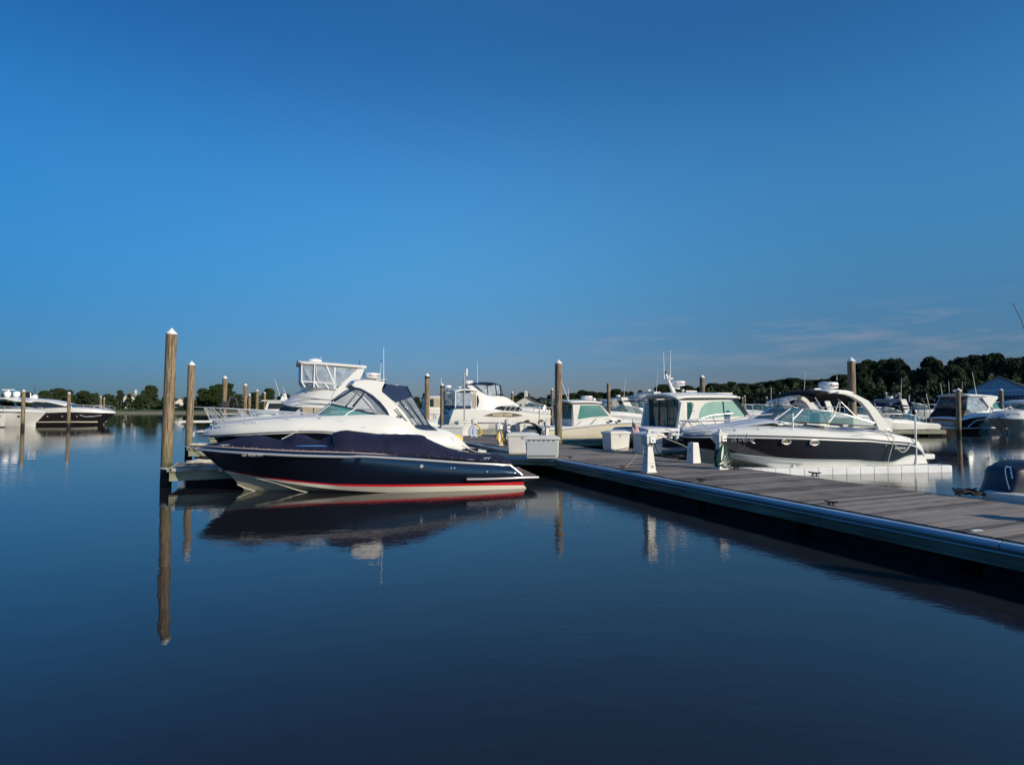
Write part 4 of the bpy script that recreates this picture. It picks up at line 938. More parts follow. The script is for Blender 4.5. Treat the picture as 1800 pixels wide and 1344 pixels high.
# ------------------------------------------------------------------ 2. white express cruiser with the blue canvas
def white_cruiser():
    o = W(tf1+FSP*.50+.3, -5.5); B = Boat('motor_boat', o.x, o.y, TA, 'white cruiser with dark blue canvas, right behind the navy runabout', 'boat')
    bnd = R('C3', [(178, 836, .03), (260, 836, .45), (500, 828, 1.05), (850, 812, 1.45), (1250, 806, 1.62)])+R('PX', [(668, 775, 1.68), (735, 786, 1.68), (792, 796, 1.60), (823, 797, 1.5)])
    rub = R('C3', [(178, 828, .03), (260, 824, .48), (500, 812, 1.08), (850, 795, 1.48), (1250, 790, 1.65)])+R('PX', [(668, 769, 1.71), (735, 778, 1.71), (792, 788, 1.63), (824, 794, 1.52)])
    top = R('C3', [(186, 806, .03), (270, 775, .42), (480, 738, .95), (840, 702, 1.30), (1120, 686, 1.42)])+R('PX', [(688, 735, 1.52), (735, 758, 1.55), (790, 764, 1.55), (826, 791, 1.46)])
    hi = R('C3', [(186, 806, .03), (290, 765, .34), (500, 725, .8), (850, 692, 1.12), (1120, 678, 1.26)])+R('PX', [(688, 731, 1.38), (737, 753, 1.40), (791, 760, 1.42), (827, 789, 1.35)])
    x0 = B.p(*R('C3', [(178, 836)])[0], 0).x; x1 = B.p(822, 790, -1.5).x
    mid = [('L', x0+.35, 1.05, .03), ('L', x0+.9, 1.0, .30), ('L', x0+2, .9, .85), ('L', x0+3.8, .8, 1.25), ('L', x0+5.5, .7, 1.45), ('L', x0+6.8, .65, 1.52), ('L', x0+8, .6, 1.54), ('L', x0+9, .55, 1.5), ('L', x1, .5, 1.42)]
    wl = [('L', x0+.9, .35, .03), ('L', x0+1.5, .3, .16), ('L', x0+2.6, .15, .62), ('L', x0+4.2, .05, 1.08), ('L', x0+5.8, 0, 1.32), ('L', x0+7, -.05, 1.38), ('L', x0+8, -.1, 1.4), ('L', x0+9, -.1, 1.38), ('L', x1, -.1, 1.3)]
    kl = [('L', x0+1.1, .1, .01), ('L', x0+1.9, -.3, .01)]+[('L', x0+3+i, -.6, .01) for i in range(6)]+[('L', x1, -.6, .01)]
    hull = B.skin('hull', [kl, wl, mid, bnd], [NAVY], n=48, cap_end=True, smooth=60)
    up = B.skin('deck_moulding', [bnd, rub, top, hi], WHITE, n=56, cap_end=True, smooth=60)
    B.roof('deck', hi, DECKW, .10, .03, n=40)
    B.tube('rub_rail', rub, .022, GREYP, both=True, curve=True, seg=48, parent=up)
    # windshield
    g0 = R('C3', [(1100, 684, .02), (1130, 682, .55), (1250, 686, 1.0), (1385, 691, 1.22), (1640, 712, 1.36), (1798, 680, 1.40)])
    g1 = R('C3', [(1290, 556, .02), (1312, 548, .50), (1380, 565, .86), (1520, 598, 1.06), (1680, 640, 1.20), (1800, 670, 1.30)])
    ws = B.skin('windshield', [g0, g1], TEAL, n=30, smooth=60)
    B.tube('windshield_frame', g0[1:], .022, CANVAS2, both=True, curve=True, parent=ws); B.tube('windshield_frame', g1[1:], .030, CANVAS2, both=True, curve=True, parent=ws)
    B.tube('windshield_frame', R('C3', [(1312, 550, .50), (1130, 682, .55)]), .018, CAPW, both=True, parent=ws)
    B.tube('windshield_mullion', R('C3', [(1385, 690, 1.22), (1470, 620, 1.12), (1530, 590, 1.06)]), .018, CAPW, both=True, parent=ws)
    # cockpit side and interior seen through the glass
    B.box('helm_seat', tuple(B.at(655, 736, .5)+Vector((0, 0, -.1))), (.5, .5, .7), INTR, bev=.08); B.box('dashboard', tuple(B.at(628, 745, .35)+Vector((0, .3, -.1))), (.5, 1.2, .35), GREYP, bev=.06)
    q = B.at(641, 731, .6); b = MB(); b.tube([q+Vector((math.sin(.5)*math.sin(a)*.17, math.cos(a)*.17, math.cos(.5)*math.sin(a)*.17)) for a in [6.283*i/18 for i in range(18)]], .015, 6, closed=True); b.build('steering_wheel', RUBBER, B.e)
    B.box('cockpit_lounge', tuple(B.at(690, 742, 0)+Vector((0, 0, 0))), (1.5, 2.2, .35), INTR, bev=.1)
    # camper enclosure between glass and arch
    v0 = R('C6', [(-225, 712, .5), (-90, 748, .86), (40, 782, 1.06), (190, 826, 1.18), (330, 866, 1.27), (440, 902, 1.32)])
    v1 = R('C6', [(-215, 700, .5), (-100, 630, .82), (40, 556, 1.02), (170, 610, 1.12), (310, 740, 1.22), (440, 892, 1.30)])
    vp = B.skin('side_curtain', [v0, v1], VINYL, n=30, smooth=60)
    B.tube('curtain_hem', v1, .035, CANVAS2, both=True, curve=True, parent=vp)
    B.tube('curtain_strap', R('C6', [(0, 775, 1.04), (60, 700, 1.07), (140, 605, 1.09)]), .035, CANVAS2, both=True, parent=vp)
    B.roof('front_curtain', R('C6', [(-218, 704, .5), (-150, 660, .68), (-60, 610, .88), (30, 558, 1.0)]), VINYL, .06, .004, n=10)
    # arch and hardtop
    ar = [(10, 510), (40, 482), (150, 470), (260, 476), (372, 494), (350, 545), (342, 592), (425, 660), (520, 745), (600, 830), (690, 960), (752, 1068), (600, 1040), (480, 1000), (452, 905), (400, 800), (330, 715), (235, 630), (140, 575), (60, 545), (25, 540)]
    hb = [1.0]*5+[1.05, 1.1, 1.18, 1.28, 1.36, 1.42, 1.46, 1.44, 1.42, 1.36, 1.30, 1.22, 1.14, 1.08, 1.04, 1.0]
    ac = B.panel('radar_arch', [q+(h,) for q, h in zip(R('C6', ar), hb)], WHITE, .10, both=True, smooth=40)
    B.roof('hardtop', R('C6', [(0, 528, 1.0), (20, 500, 1.0), (45, 482, 1.0), (150, 470, 1.0), (260, 476, 1.0), (372, 494, 1.0)]), WHITE, .07, .07, n=24)
    B.tube('arch_slot', R('C6', [(512, 790, 1.345), (560, 850, 1.385), (640, 945, 1.425)]), .016, RUBBER)
    q = B.at(620+548/6.72, 600+890/6.72, 1.40); b = MB(); b.tube([q+Vector((math.cos(a)*.09, -.012, math.sin(a)*.045)) for a in [6.283*i/16 for i in range(16)]], .014, 6, closed=True); b.tube([q+Vector((-.05, -.012, -.01)), q+Vector((.06, -.012, .015))], .012, 6); b.build('emblem', LETK, B.e)
    # aft canvas
    def strip(nm, a, c, m, both=True): B.wings(nm, [a, c], m, n=8, straight=True, smooth=40); return B.e
    strip('aft_canvas', R('C6', [(342, 592, 1.1), (420, 665, 1.17), (510, 722, 1.26)]), R('C6', [(402, 506, 1.0), (560, 590, 1.08), (702, 655, 1.18)]), CANVAS2)
    strip('aft_canvas', R('C6', [(402, 506, 1.0), (560, 590, 1.08), (702, 655, 1.18)]), R('C6', [(402, 504, .99), (640, 530, .99), (703, 652, 1.17)]), CANVAS2)
    av = strip('aft_curtain', R('C6', [(510, 722, 1.26), (640, 890, 1.38), (733, 982, 1.43)]), R('C6', [(702, 655, 1.18), (815, 840, 1.32), (905, 985, 1.40)]), VINYL)
    for k in (.25, .62):
        a = B.pts(R('C6', [(510+192*k, 722-67*k, 1.26)])); c = B.pts(R('C6', [(733+172*k, 982, 1.43)])); b = MB(); b.tube([a[0]+Vector((0, -.015, 0)), c[0]+Vector((0, -.015, 0))], .014, 6); b.build('curtain_seam', CANVAS2, av)
    strip('aft_canvas', R('C6', [(733, 982, 1.43), (745, 1030, 1.44), (758, 1066, 1.45)]), R('C6', [(905, 985, 1.40), (965, 1040, 1.42), (1022, 1078, 1.43)]), CANVAS2)
    B.roof('aft_canvas_back', R('C6', [(402, 504, .99), (520, 517, .99), (640, 530, .99), (703, 653, 1.17), (815, 840, 1.31), (905, 985, 1.39), (1022, 1078, 1.42)]), CANVAS2, .03, .01, straight=True)
    B.tube('aft_canvas_hem', R('C6', [(640, 530, 1.0), (703, 653, 1.18), (815, 840, 1.325), (905, 985, 1.405), (1022, 1078, 1.435)]), .022, CANVAS2, both=True)
    # rails
    B.rail(R('C3', [(192, 582, .25), (320, 588, .55), (600, 602, .95), (900, 622, 1.2), (1080, 632, 1.3), (1165, 642, 1.32), (1230, 665, 1.34)]),
           [R('C3', [(350, 755, .6), (196, 584, .26)]), R('C3', [(392, 748, .72), (240, 584, .4)]), R('C3', [(600, 735, 1.05), (490, 596, .85)]), R('C3', [(655, 722, 1.1), (585, 600, .95)]), R('C3', [(955, 700, 1.3), (905, 622, 1.2)]), R('C3', [(1245, 718, 1.42), (1205, 655, 1.33)])], .016)
    B.tube('grab_rail', R('C3', [(1370, 700, 1.5), (1450, 715, 1.52), (1560, 755, 1.54), (1568, 790, 1.6)]), .012, STEEL)
    for (u, v, hb_) in ((600, 738, 1.05), (1145, 712, 1.42), (1590, 768, 1.6)):
        q = B.at(320+u/5, 600+v/5, hb_); B.cleat((q.x, q.y, q.z), 1.1)
    line('mooring_line', [B.e.matrix_basis @ p for p in B.pts(R('C3', [(1120, 722, 1.5), (1000, 795, 1.7), (875, 858, 2.0)]))], .012, ROPE, 'pale line from the white cruiser cleat down toward the finger pier')
    # anchor on the roller
    q = B.at(346, 760, .05)
    b = MB(); b.box((q.x+.30, 0, q.z+.03), (.6, .16, .05), bev=.01); b.tube([(q.x+.3, 0, q.z+.09), (q.x-.05, 0, q.z+.03), (q.x-.12, 0, q.z-.12)], .022, 6); b.frustum(.03, .10, q.z-.12, .02, .03, q.z+.02, c=(q.x-.09, 0)); b.build('anchor', STEEL, B.e)
    q = B.at(374, 746, .3); b = MB(); b.box(q, (.16, .1, .035), bev=.01); b.tube([q, q+Vector((-.01, 0, -.28))], .008, 6); b.build('bow_light', mat('pale_blue_metal', (.35, .6, .7), .3), B.e)
    # radar, antennas
    q = B.at(654, 660.5, .45); B.radar((q.x, -.35, q.z-.10), .30, .21)
    b = MB(); q = B.at(662, 669, .3); b.lathe([(.14, 0), (.20, .03), (.15, .06)], (q.x+.1, -.25, q.z), 18, sx=1.7); b.tube([(q.x+.1, -.25, q.z-.10), (q.x+.1, -.25, q.z)], .025, 8); b.build('sonar_light_bar', CAPW, B.e)
    B.whip('antenna', B.at(674.5, 673, .8), B.at(674.3, 610.5, .8), .014); a_ = B.at(667.8, 664, .2); B.whip('antenna', a_, B.at(670.2, 635, .2), .010)
    b = MB(); ico(b.bm, B.at(670.2, 634.5, .2), .03, 1); b.build('antenna_tip', RUBBER, B.e)
    # stern: seat mouldings, grab rail, yellow hose reel
    B.tube('stern_rail', R('C6', [(1160, 1132, 1.56), (1195, 1175, 1.56), (1192, 1250, 1.56)]), .012, STEEL)
    q = B.at(803, 773, .9); b = MB()
    for i in range(5): b.tube([q+Vector((math.cos(a)*(.07+.028*i), -.10+.02*i, math.sin(a)*(.07+.028*i))) for a in [6.283*k/20 for k in range(20)]], .026, 6, closed=True)
    o = b.build('shore_cord', YEL, None); o.matrix_basis = B.e.matrix_basis.copy(); tag(o, 'coiled yellow shore power cord on the white cruiser stern', 'cord')
    # swim platform
    b = MB(); b.box((x1+.35, 0, .42), (.9, 2.6, .08), bev=.02); b.build('swim_platform', WHITE, B.e)
    return B
B2 = white_cruiser()
line('mooring_line', [AT(812, 783, 19), AT(835, 793, 18.9), AT(862, 797, 18.6), AT(880, 797, 18.2)], .018, ROPE, 'white stern line of the cruiser drooping to the dock corner')

# ------------------------------------------------------------------ 3. flybridge sedan
def flybridge():
    o = W(tf1+FSP*1.45, -6); B = Boat('motor_boat', o.x, o.y, TA, 'tall white flybridge boat with clear bridge curtains behind the white cruiser', 'boat')
    bnd = R('C3', [(235, 716, .03), (330, 726, .6), (560, 742, 1.3), (850, 745, 1.8), (1150, 748, 2.0), (1400, 752, 2.1), (2600, 790, 2.0)])
    top = R('C3', [(235, 700, .03), (330, 704, .6), (500, 680, 1.1), (850, 660, 1.6), (1150, 655, 1.8), (1400, 655, 1.9), (2600, 700, 1.9)])
    x0 = B.pts(bnd)[0].x; x1 = x0+9.9
    bnd[-1] = ('L', x1, .95, 1.8); top[-1] = ('L', x1, 1.25, 1.8)
    wl = [('L', x0+1.2, .5, .03), ('L', x0+1.9, .35, .3), ('L', x0+3.4, .1, 1.0), ('L', x0+5.5, 0, 1.5), ('L', x0+7.2, 0, 1.75), ('L', x0+8.6, 0, 1.8), ('L', x1, -.1, 1.7)]
    kl = [('L', x0+1.6, .2, .01), ('L', x0+2.6, -.2, .01), ('L', x0+4, -.6, .01), ('L', x0+6, -.6, .01), ('L', x0+7.5, -.6, .01), ('L', x0+8.8, -.6, .01), ('L', x1, -.6, .01)]
    B.skin('hull', [kl, wl, bnd], BLACK, n=40, cap_end=True, smooth=60)
    B.skin('deck_moulding', [bnd, top], WHITE, n=40, cap_end=True, smooth=60)
    B.roof('deck', top, DECKW, .12, .04, n=30)
    b = MB(); q = B.at(320, 741, .0); b.box((q.x+.75, 0, q.z), (1.7, .5, .10), bev=.03); b.build('bow_pulpit', WHITE, B.e)
    b = MB(); b.tube([(q.x+.2, 0, q.z-.1), (q.x-.02, 0, q.z-.16)], .05, 6); b.frustum(.04, .12, q.z-.24, .05, .04, q.z-.12, c=(q.x+.02, 0)); b.build('anchor', STEEL, B.e)
    B.roof('trunk_cabin', R('C3', [(560, 672, .5), (600, 650, .75), (650, 632, .95), (720, 626, 1.1), (800, 630, 1.2), (836, 642, 1.25), (850, 690, 1.3)]), mat('trunk_blue_white', (.50, .60, .66), .35), .10, .05, n=20)
    B.skin('trunk_side', [R('C3', [(560, 676, .55), (700, 690, 1.2), (850, 698, 1.35)]), R('C3', [(560, 670, .5), (700, 630, 1.05), (850, 645, 1.25)])], WHITE, n=10, smooth=60)
    # saloon
    low = R('C3', [(838, 640, .3), (960, 650, 1.2), (1120, 655, 1.5), (1500, 662, 1.6), (1900, 670, 1.6)])
    upp = R('C3', [(900, 558, .3), (1000, 566, 1.1), (1120, 574, 1.45), (1500, 578, 1.55), (1900, 585, 1.55)])
    B.skin('saloon_wall', [low, upp], WHITE, n=24, cap_end=True, smooth=50)
    B.panel('saloon_windshield', [q+(h,) for q, h in zip(R('C3', [(845, 608), (902, 562), (1052, 572), (990, 622)]), (.35, .45, 1.45, 1.35))], DARKG, .02, both=True)
    B.panel('saloon_window', R('C3', [(1060, 573, 1.53), (1150, 578, 1.57), (1150, 648, 1.6), (1060, 642, 1.56)]), BEIGE, .02, both=True)
    B.panel('saloon_window', R('C3', [(1160, 578, 1.575), (1300, 581, 1.62), (1300, 655, 1.65), (1160, 649, 1.605)]), BEIGE, .02, both=True)
    # bridge fairing
    fb = [(875, 541), (930, 560), (1040, 574), (1280, 584), (1500, 590), (1900, 592)]
    ft = [(1080, 404), (1130, 404), (1250, 416), (1350, 430), (1560, 350), (1900, 380)]
    f0 = [q+(h,) for q, h in zip(R('C3', fb), (.35, .9, 1.4, 1.65, 1.7, 1.7))]; f1 = [q+(h,) for q, h in zip(R('C3', ft), (.3, .8, 1.2, 1.4, 1.45, 1.45))]
    f1[4] = R('C3', [(1480, 385, 1.42)])[0]
    B.skin('flybridge_fairing', [f0, f1], WHITE, n=30, cap_end=True, smooth=50); B.roof('bridge_deck', f0, WHITE, .04, .06, n=20)
    for a, c in (((1010, 486, 1.30), (1340, 518, 1.56)), ((1030, 533, 1.47), (1300, 553, 1.66))):
        B.tube('fairing_stripe', R('C3', [a, ((a[0]+c[0])/2, (a[1]+c[1])/2, (a[2]+c[2])/2+.02), c]), .022, GREYP, both=True)
    # hardtop, posts, curtains
    B.roof('hardtop', R('C3', [(1022, 178, 1.0), (1045, 190, 1.25), (1180, 196, 1.35), (1400, 212, 1.35), (1622, 230, 1.3)]), WHITE, .14, .10, n=24)
    q = B.at(553, 636, 0); b = MB(); b.lathe([(.34, 0), (.33, .10), (.2, .17), (.04, .19)], (q.x, 0, q.z-.02), 20); b.build('satellite_dome', CAPW, B.e)
    B.panel('bridge_curtain', R('C3', [(1050, 205, 1.25), (1165, 208, 1.3), (1160, 403, 1.3), (1080, 400, 1.0), (1050, 350, 1.1)]), VINYL, .006, both=True)
    B.panel('bridge_curtain', R('C3', [(1165, 208, 1.3), (1345, 226, 1.33), (1340, 425, 1.38), (1160, 405, 1.3)]), VINYL, .006, both=True)
    B.panel('bridge_curtain', R('C3', [(1345, 226, 1.33), (1530, 240, 1.32), (1440, 385, 1.4), (1340, 400, 1.38)]), VINYL, .006, both=True)
    B.roof('front_curtain', R('C3', [(1052, 205, 1.1), (1052, 280, 1.1), (1052, 350, 1.1), (1078, 402, 1.0)]), VINYL, .0, .006, n=8)
    for a, c in (((1165, 206), (1158, 405)), ((1345, 226), (1340, 425)), ((1268, 214), (1372, 456)), ((1052, 205), (1050, 352)), ((1050, 352), (1082, 402)), ((1050, 350), (1325, 372)), ((1165, 350), (1195, 400)), ((1255, 370), (1290, 415))):
        B.tube('bridge_post', [R('C3', [a+(1.33,)])[0], R('C3', [c+(1.36,)])[0]], .028, CAPW, both=True)
    B.tube('curtain_zip', R('C3', [(1182, 215, 1.34), (1180, 300, 1.34), (1200, 348, 1.34), (1300, 355, 1.35), (1332, 330, 1.35), (1338, 230, 1.35)]), .013, CAPW)
    B.panel('bridge_arch', [q+(h,) for q, h in zip(R('C3', [(1540, 240), (1604, 240), (1560, 345), (1470, 365), (1430, 400), (1395, 520), (1300, 530), (1345, 432)]), (1.32, 1.32, 1.38, 1.42, 1.44, 1.6, 1.6, 1.45))], WHITE, .14, both=True)
    B.whip('antenna', B.at(631.5, 643, .8), B.at(632.6, 631, .8), .012, RUBBER); B.whip('antenna', B.at(564, 638, .8), B.at(564, 626, .8), .010)
    B.box('helm_console', tuple(B.at(560, 684, 0)), (.7, 1.4, .6), GREYP, bev=.05); B.box('bridge_seat', tuple(B.at(600, 684, 0)), (1.0, 1.8, .5), INTR, bev=.08)
    B.rail(R('C3', [(108, 576, .15), (320, 584, .6), (600, 602, 1.1), (830, 624, 1.4), (900, 640, 1.5)]),
           [R('C3', [(250, 700, .1), (190, 580, .3)]), R('C3', [(385, 682, .8), (330, 586, .62)]), R('C3', [(550, 706, 1.1), (485, 594, .9)]), R('C3', [(545, 668, 1.1), (520, 596, .98)]), R('C3', [(700, 706, 1.5), (610, 603, 1.12)]), R('C3', [(718, 700, 1.5), (640, 606, 1.15)]), R('C3', [(850, 690, 1.55), (815, 622, 1.38)])], .018, mid=R('C3', [(240, 640, .35), (420, 640, .75), (650, 650, 1.2), (830, 662, 1.45)]))
    b = MB(); q = B.at(395, 722, .0); b.box(q+Vector((0, 0, .25)), (.34, .3, .35), bev=.08); b.tube([q+Vector((.1, 0, .3)), q+Vector((.2, 0, .62)), q+Vector((.42, .1, .55)), q+Vector((.5, .1, .2))], .07, 8); b.tube([q+Vector((-.1, .2, .0)), q+Vector((-.12, .2, .5))], .05, 6); b.build('windlass_and_fenders', RUBBER, B.e)
    return B
flybridge()

# ------------------------------------------------------------------ 4. aft cabin yacht
def aft_cabin(bname='motor_boat'):
    B = Boat(bname, (880-900)/1000*49, 49, TA, 'white aft cabin yacht lettered A to Z, seen past the dock boxes', 'boat')
    sh = R('C7', [(400, 690, 1.7), (560, 690, 1.8), (760, 700, 1.9), (1000, 712, 1.9), (1240, 730, 1.7), (1400, 752, 1.2), (1585, 785, .05)])
    mid = R('C7', [(360, 800, 1.75), (560, 800, 1.85), (760, 806, 1.92), (1000, 812, 1.9), (1240, 822, 1.6), (1400, 832, 1.1), (1560, 815, .05)])
    wl = R('C7', [(330, 900, 1.65), (560, 925, 1.75), (760, 930, 1.75), (1000, 935, 1.6), (1240, 935, 1.15), (1350, 930, .7), (1450, 915, .04)])
    x0 = B.pts(wl)[0].x; x1 = B.pts(wl)[-1].x
    kl = [('L', x0+(x1-x0)*i/6, -.7, .02) for i in range(7)]
    B.skin('hull', [kl, wl, mid, sh], WHITE, n=40, cap_start=True, smooth=50)
    B.roof('deck', sh, DECKW, .15, .04, n=24)
    B.tube('rub_rail', R('C7', [(420, 845, 1.85), (800, 848, 1.95), (1240, 850, 1.6), (1480, 840, .4)]), .03, GREYP, both=True, curve=True)
    # superstructure
    s0 = R('C7', [(610, 690, 1.5), (760, 700, 1.6), (900, 705, 1.6), (1100, 712, 1.3), (1200, 716, .9), (1245, 722, .05)])
    s1 = R('C7', [(600, 460, 1.35), (700, 500, 1.45), (850, 545, 1.4), (980, 580, 1.1), (1100, 615, .8), (1190, 640, .05)])
    B.skin('superstructure', [s0, s1], WHITE, n=30, cap_start=True, smooth=50); B.roof('bridge_deck', s1, WHITE, .1, .05, n=20)
    s2 = R('C7', [(640, 420, 1.2), (700, 470, 1.25), (830, 520, 1.2), (980, 525, 1.0), (1080, 560, .6), (1170, 625, .05)])
    B.skin('bridge_fairing', [s1, s2], WHITE, n=30, smooth=50)
    B.panel('arch', [q+(1.4,) for q in R('C7', [(560, 400), (620, 395), (720, 470), (830, 525), (800, 600), (690, 690), (700, 560), (680, 505)])], WHITE, .14, both=True)
    B.panel('side_window', [q+(h,) for q, h in zip(R('C7', [(885, 684), (930, 655), (1020, 640), (1130, 640), (1200, 660), (1240, 700), (1180, 708), (1020, 700)]), (1.62, 1.60, 1.52, 1.38, 1.2, .95, 1.1, 1.5))], DARKG, .02, both=True)
    ew = R('C7', [(765, 765), (860, 735), (980, 722), (1100, 728), (1180, 742), (1242, 762), (1120, 778), (900, 778)])
    B.panel('hull_window', [q+(h,) for q, h in zip(ew, (1.955, 1.96, 1.96, 1.93, 1.85, 1.76, 1.87, 1.96))], mat('bronze_frame', (.12, .11, .08), .3), .04, both=True)
    for a, c in ((872, 1000), (1012, 1115)):
        B.panel('hull_window_pane', R('C7', [(a, 742, 1.985), (c-4, 730, 1.985), (c-4, 772, 1.985), (a, 770, 1.985)]), BEIGE, .03)
    for u, v in ((1295, 828), (1462, 826)):
        q = B.at(740+u/6.923, 620+v/6.923, 1.6 if u < 1400 else .98); b = MB(); b.lathe([(.22, 0), (.2, .03)], n=16, sy=.45); bmesh.ops.rotate(b.bm, verts=b.bm.verts, cent=(0, 0, 0), matrix=Matrix.Rotation(math.pi/2, 3, 'X')); bmesh.ops.translate(b.bm, verts=b.bm.verts, vec=q+Vector((0, -.04, 0))); b.build('porthole', DARKG, B.e)
    # aft enclosure
    for a, c in ((418, 515), (535, 610)):
        B.panel('aft_curtain', R('C7', [(a, 490, 1.55), (c, 485, 1.55), (c, 645, 1.65), (a-12, 645, 1.65)]), VINYL, .01, both=True)
    x = B.at(740+412/6.923, 700, 1.5).x; zt = B.at(800, 620+480/6.923, 1.5).z; zm = B.at(800, 620+645/6.923, 1.6).z
    b = MB(); b.box((x, 0, (zt+zm)/2), (.01, 3.0, zt-zm)); b.build('aft_curtain', VINYL, B.e)
    b = MB(); b.box((x, 0, zm-.08), (.06, 3.3, .22)); b.build('aft_canvas_skirt', CANVAS2, B.e)
    B.panel('aft_canvas_skirt', R('C7', [(400, 648, 1.66), (610, 645, 1.66), (610, 672, 1.68), (400, 676, 1.68)]), CANVAS2, .02, both=True)
    B.roof('aft_hardtop', R('C7', [(408, 482, 1.6), (460, 462, 1.6), (560, 450, 1.55), (690, 462, 1.5)]), WHITE, .12, .10, n=10)
    for u in (418, 525, 620, 672): B.tube('aft_post', R('C7', [(u, 485, 1.56), (u, 668, 1.66)]), .04, CAPW, both=True)
    B.panel('aft_door', [q+(1.6,) for q in R('C7', [(635, 485), (662, 485), (662, 665), (635, 665)])], BEIGE, .02)
    B.panel('aft_side_window', [q+(1.62,) for q in R('C7', [(680, 500), (700, 540), (708, 590), (695, 645), (680, 668)])], DARKG, .02)
    # bridge canvas
    B.roof('bimini_top', R('C7', [(640, 388, 1.1), (700, 378, 1.2), (800, 370, 1.2), (900, 375, 1.2), (960, 392, 1.1)]), CANVAS2, .12, .06, n=14)
    B.panel('bridge_curtain', [q+(1.2,) for q in R('C7', [(690, 405), (806, 398), (815, 525), (770, 490)])], VINYL, .01, both=True)
    B.panel('bridge_curtain', [q+(1.2,) for q in R('C7', [(812, 398), (955, 395), (972, 505), (820, 525)])], VINYL, .01, both=True)
    for a, c in (((806, 385), (818, 525)), ((905, 385), (925, 515)), ((958, 392), (975, 510)), ((640, 390), (815, 525)), ((965, 395), (1000, 530))):
        B.tube('canvas_seam', [R('C7', [a+(1.22,)])[0], R('C7', [c+(1.22,)])[0]], .035, CANVAS2, both=True)
    B.roof('windscreen_cover', R('C7', [(975, 500, .9), (1030, 530, .85), (1110, 578, .5)]), CANVAS2, .1, .04, n=8)
    q = B.at(740+580/6.923, 620+372/6.923, .2); B.radar((q.x, 0, q.z-.1), .42, .34, txt=False)
    B.whip('antenna', B.at(740+688/6.923, 620+405/6.923, 1), B.at(740+686/6.923, 620+110/6.923, 1), .025)
    rp = [((1010+i*58, 705+i*6), (1045+i*58, 652+i*2)) for i in range(10)]
    B.rail(R('C7', [(1000, 648, 1.75), (1240, 655, 1.6), (1420, 662, 1.05), (1640, 665, .05)]), [[R('C7', [a+(1.75-(a[0]-1000)/330*.9 if a[0] > 1240 else 1.75,)])[0], R('C7', [c+(1.75-(c[0]-1000)/360*.9 if c[0] > 1240 else 1.72,)])[0]] for a, c in rp], .03)
    # transom ladder and lettering on the end facing left
    xs = B.at(740+392/6.923, 620+740/6.923, 0).x
    P = B.pts(R('C7', [(400, 690, 0), (330, 900, 0)])); sl = math.atan2(P[1].x-P[0].x, P[0].z-P[1].z)
    a = Vector((B.pts(sh)[0].x, 0, B.pts(sh)[0].z)); c = Vector((B.pts(wl)[0].x, 0, B.pts(wl)[0].z)); mpt = a.lerp(c, .17)+Vector((-.05, .15, 0))
    text_part('lettering', 'A to Z', .62, Matrix.Translation(mpt) @ Matrix.Rotation(-math.pi/2, 4, 'Z') @ Matrix.Rotation(math.pi/2-math.atan2(a.x-c.x, a.z-c.z), 4, 'X'), LETK, B.e, ext=.01)
    b = MB()
    for i in range(5):
        m_ = a.lerp(c, .40+.12*i)+Vector((-.04, -.2, 0)); b.box(m_, (.08, 1.6, .05))
    b.build('transom_step', GREYP, B.e)
    b = MB(); b.box(c+Vector((-.5, 0, .1)), (1.1, 3.2, .12), bev=.03); b.build('swim_platform', WHITE, B.e)
    return B
aft_cabin()
line('light_mast', [AT(816.3, 770, 36), AT(816.2, 655, 36)], .045, STEEL, 'thin steel mast standing by the aft cabin yacht transom', 'mast', False)
line('antenna', [AT(820, 660, 36), AT(820.3, 648, 36)], .07, CAPW, 'short white antenna tube at the top of the thin steel mast', 'antenna', False)

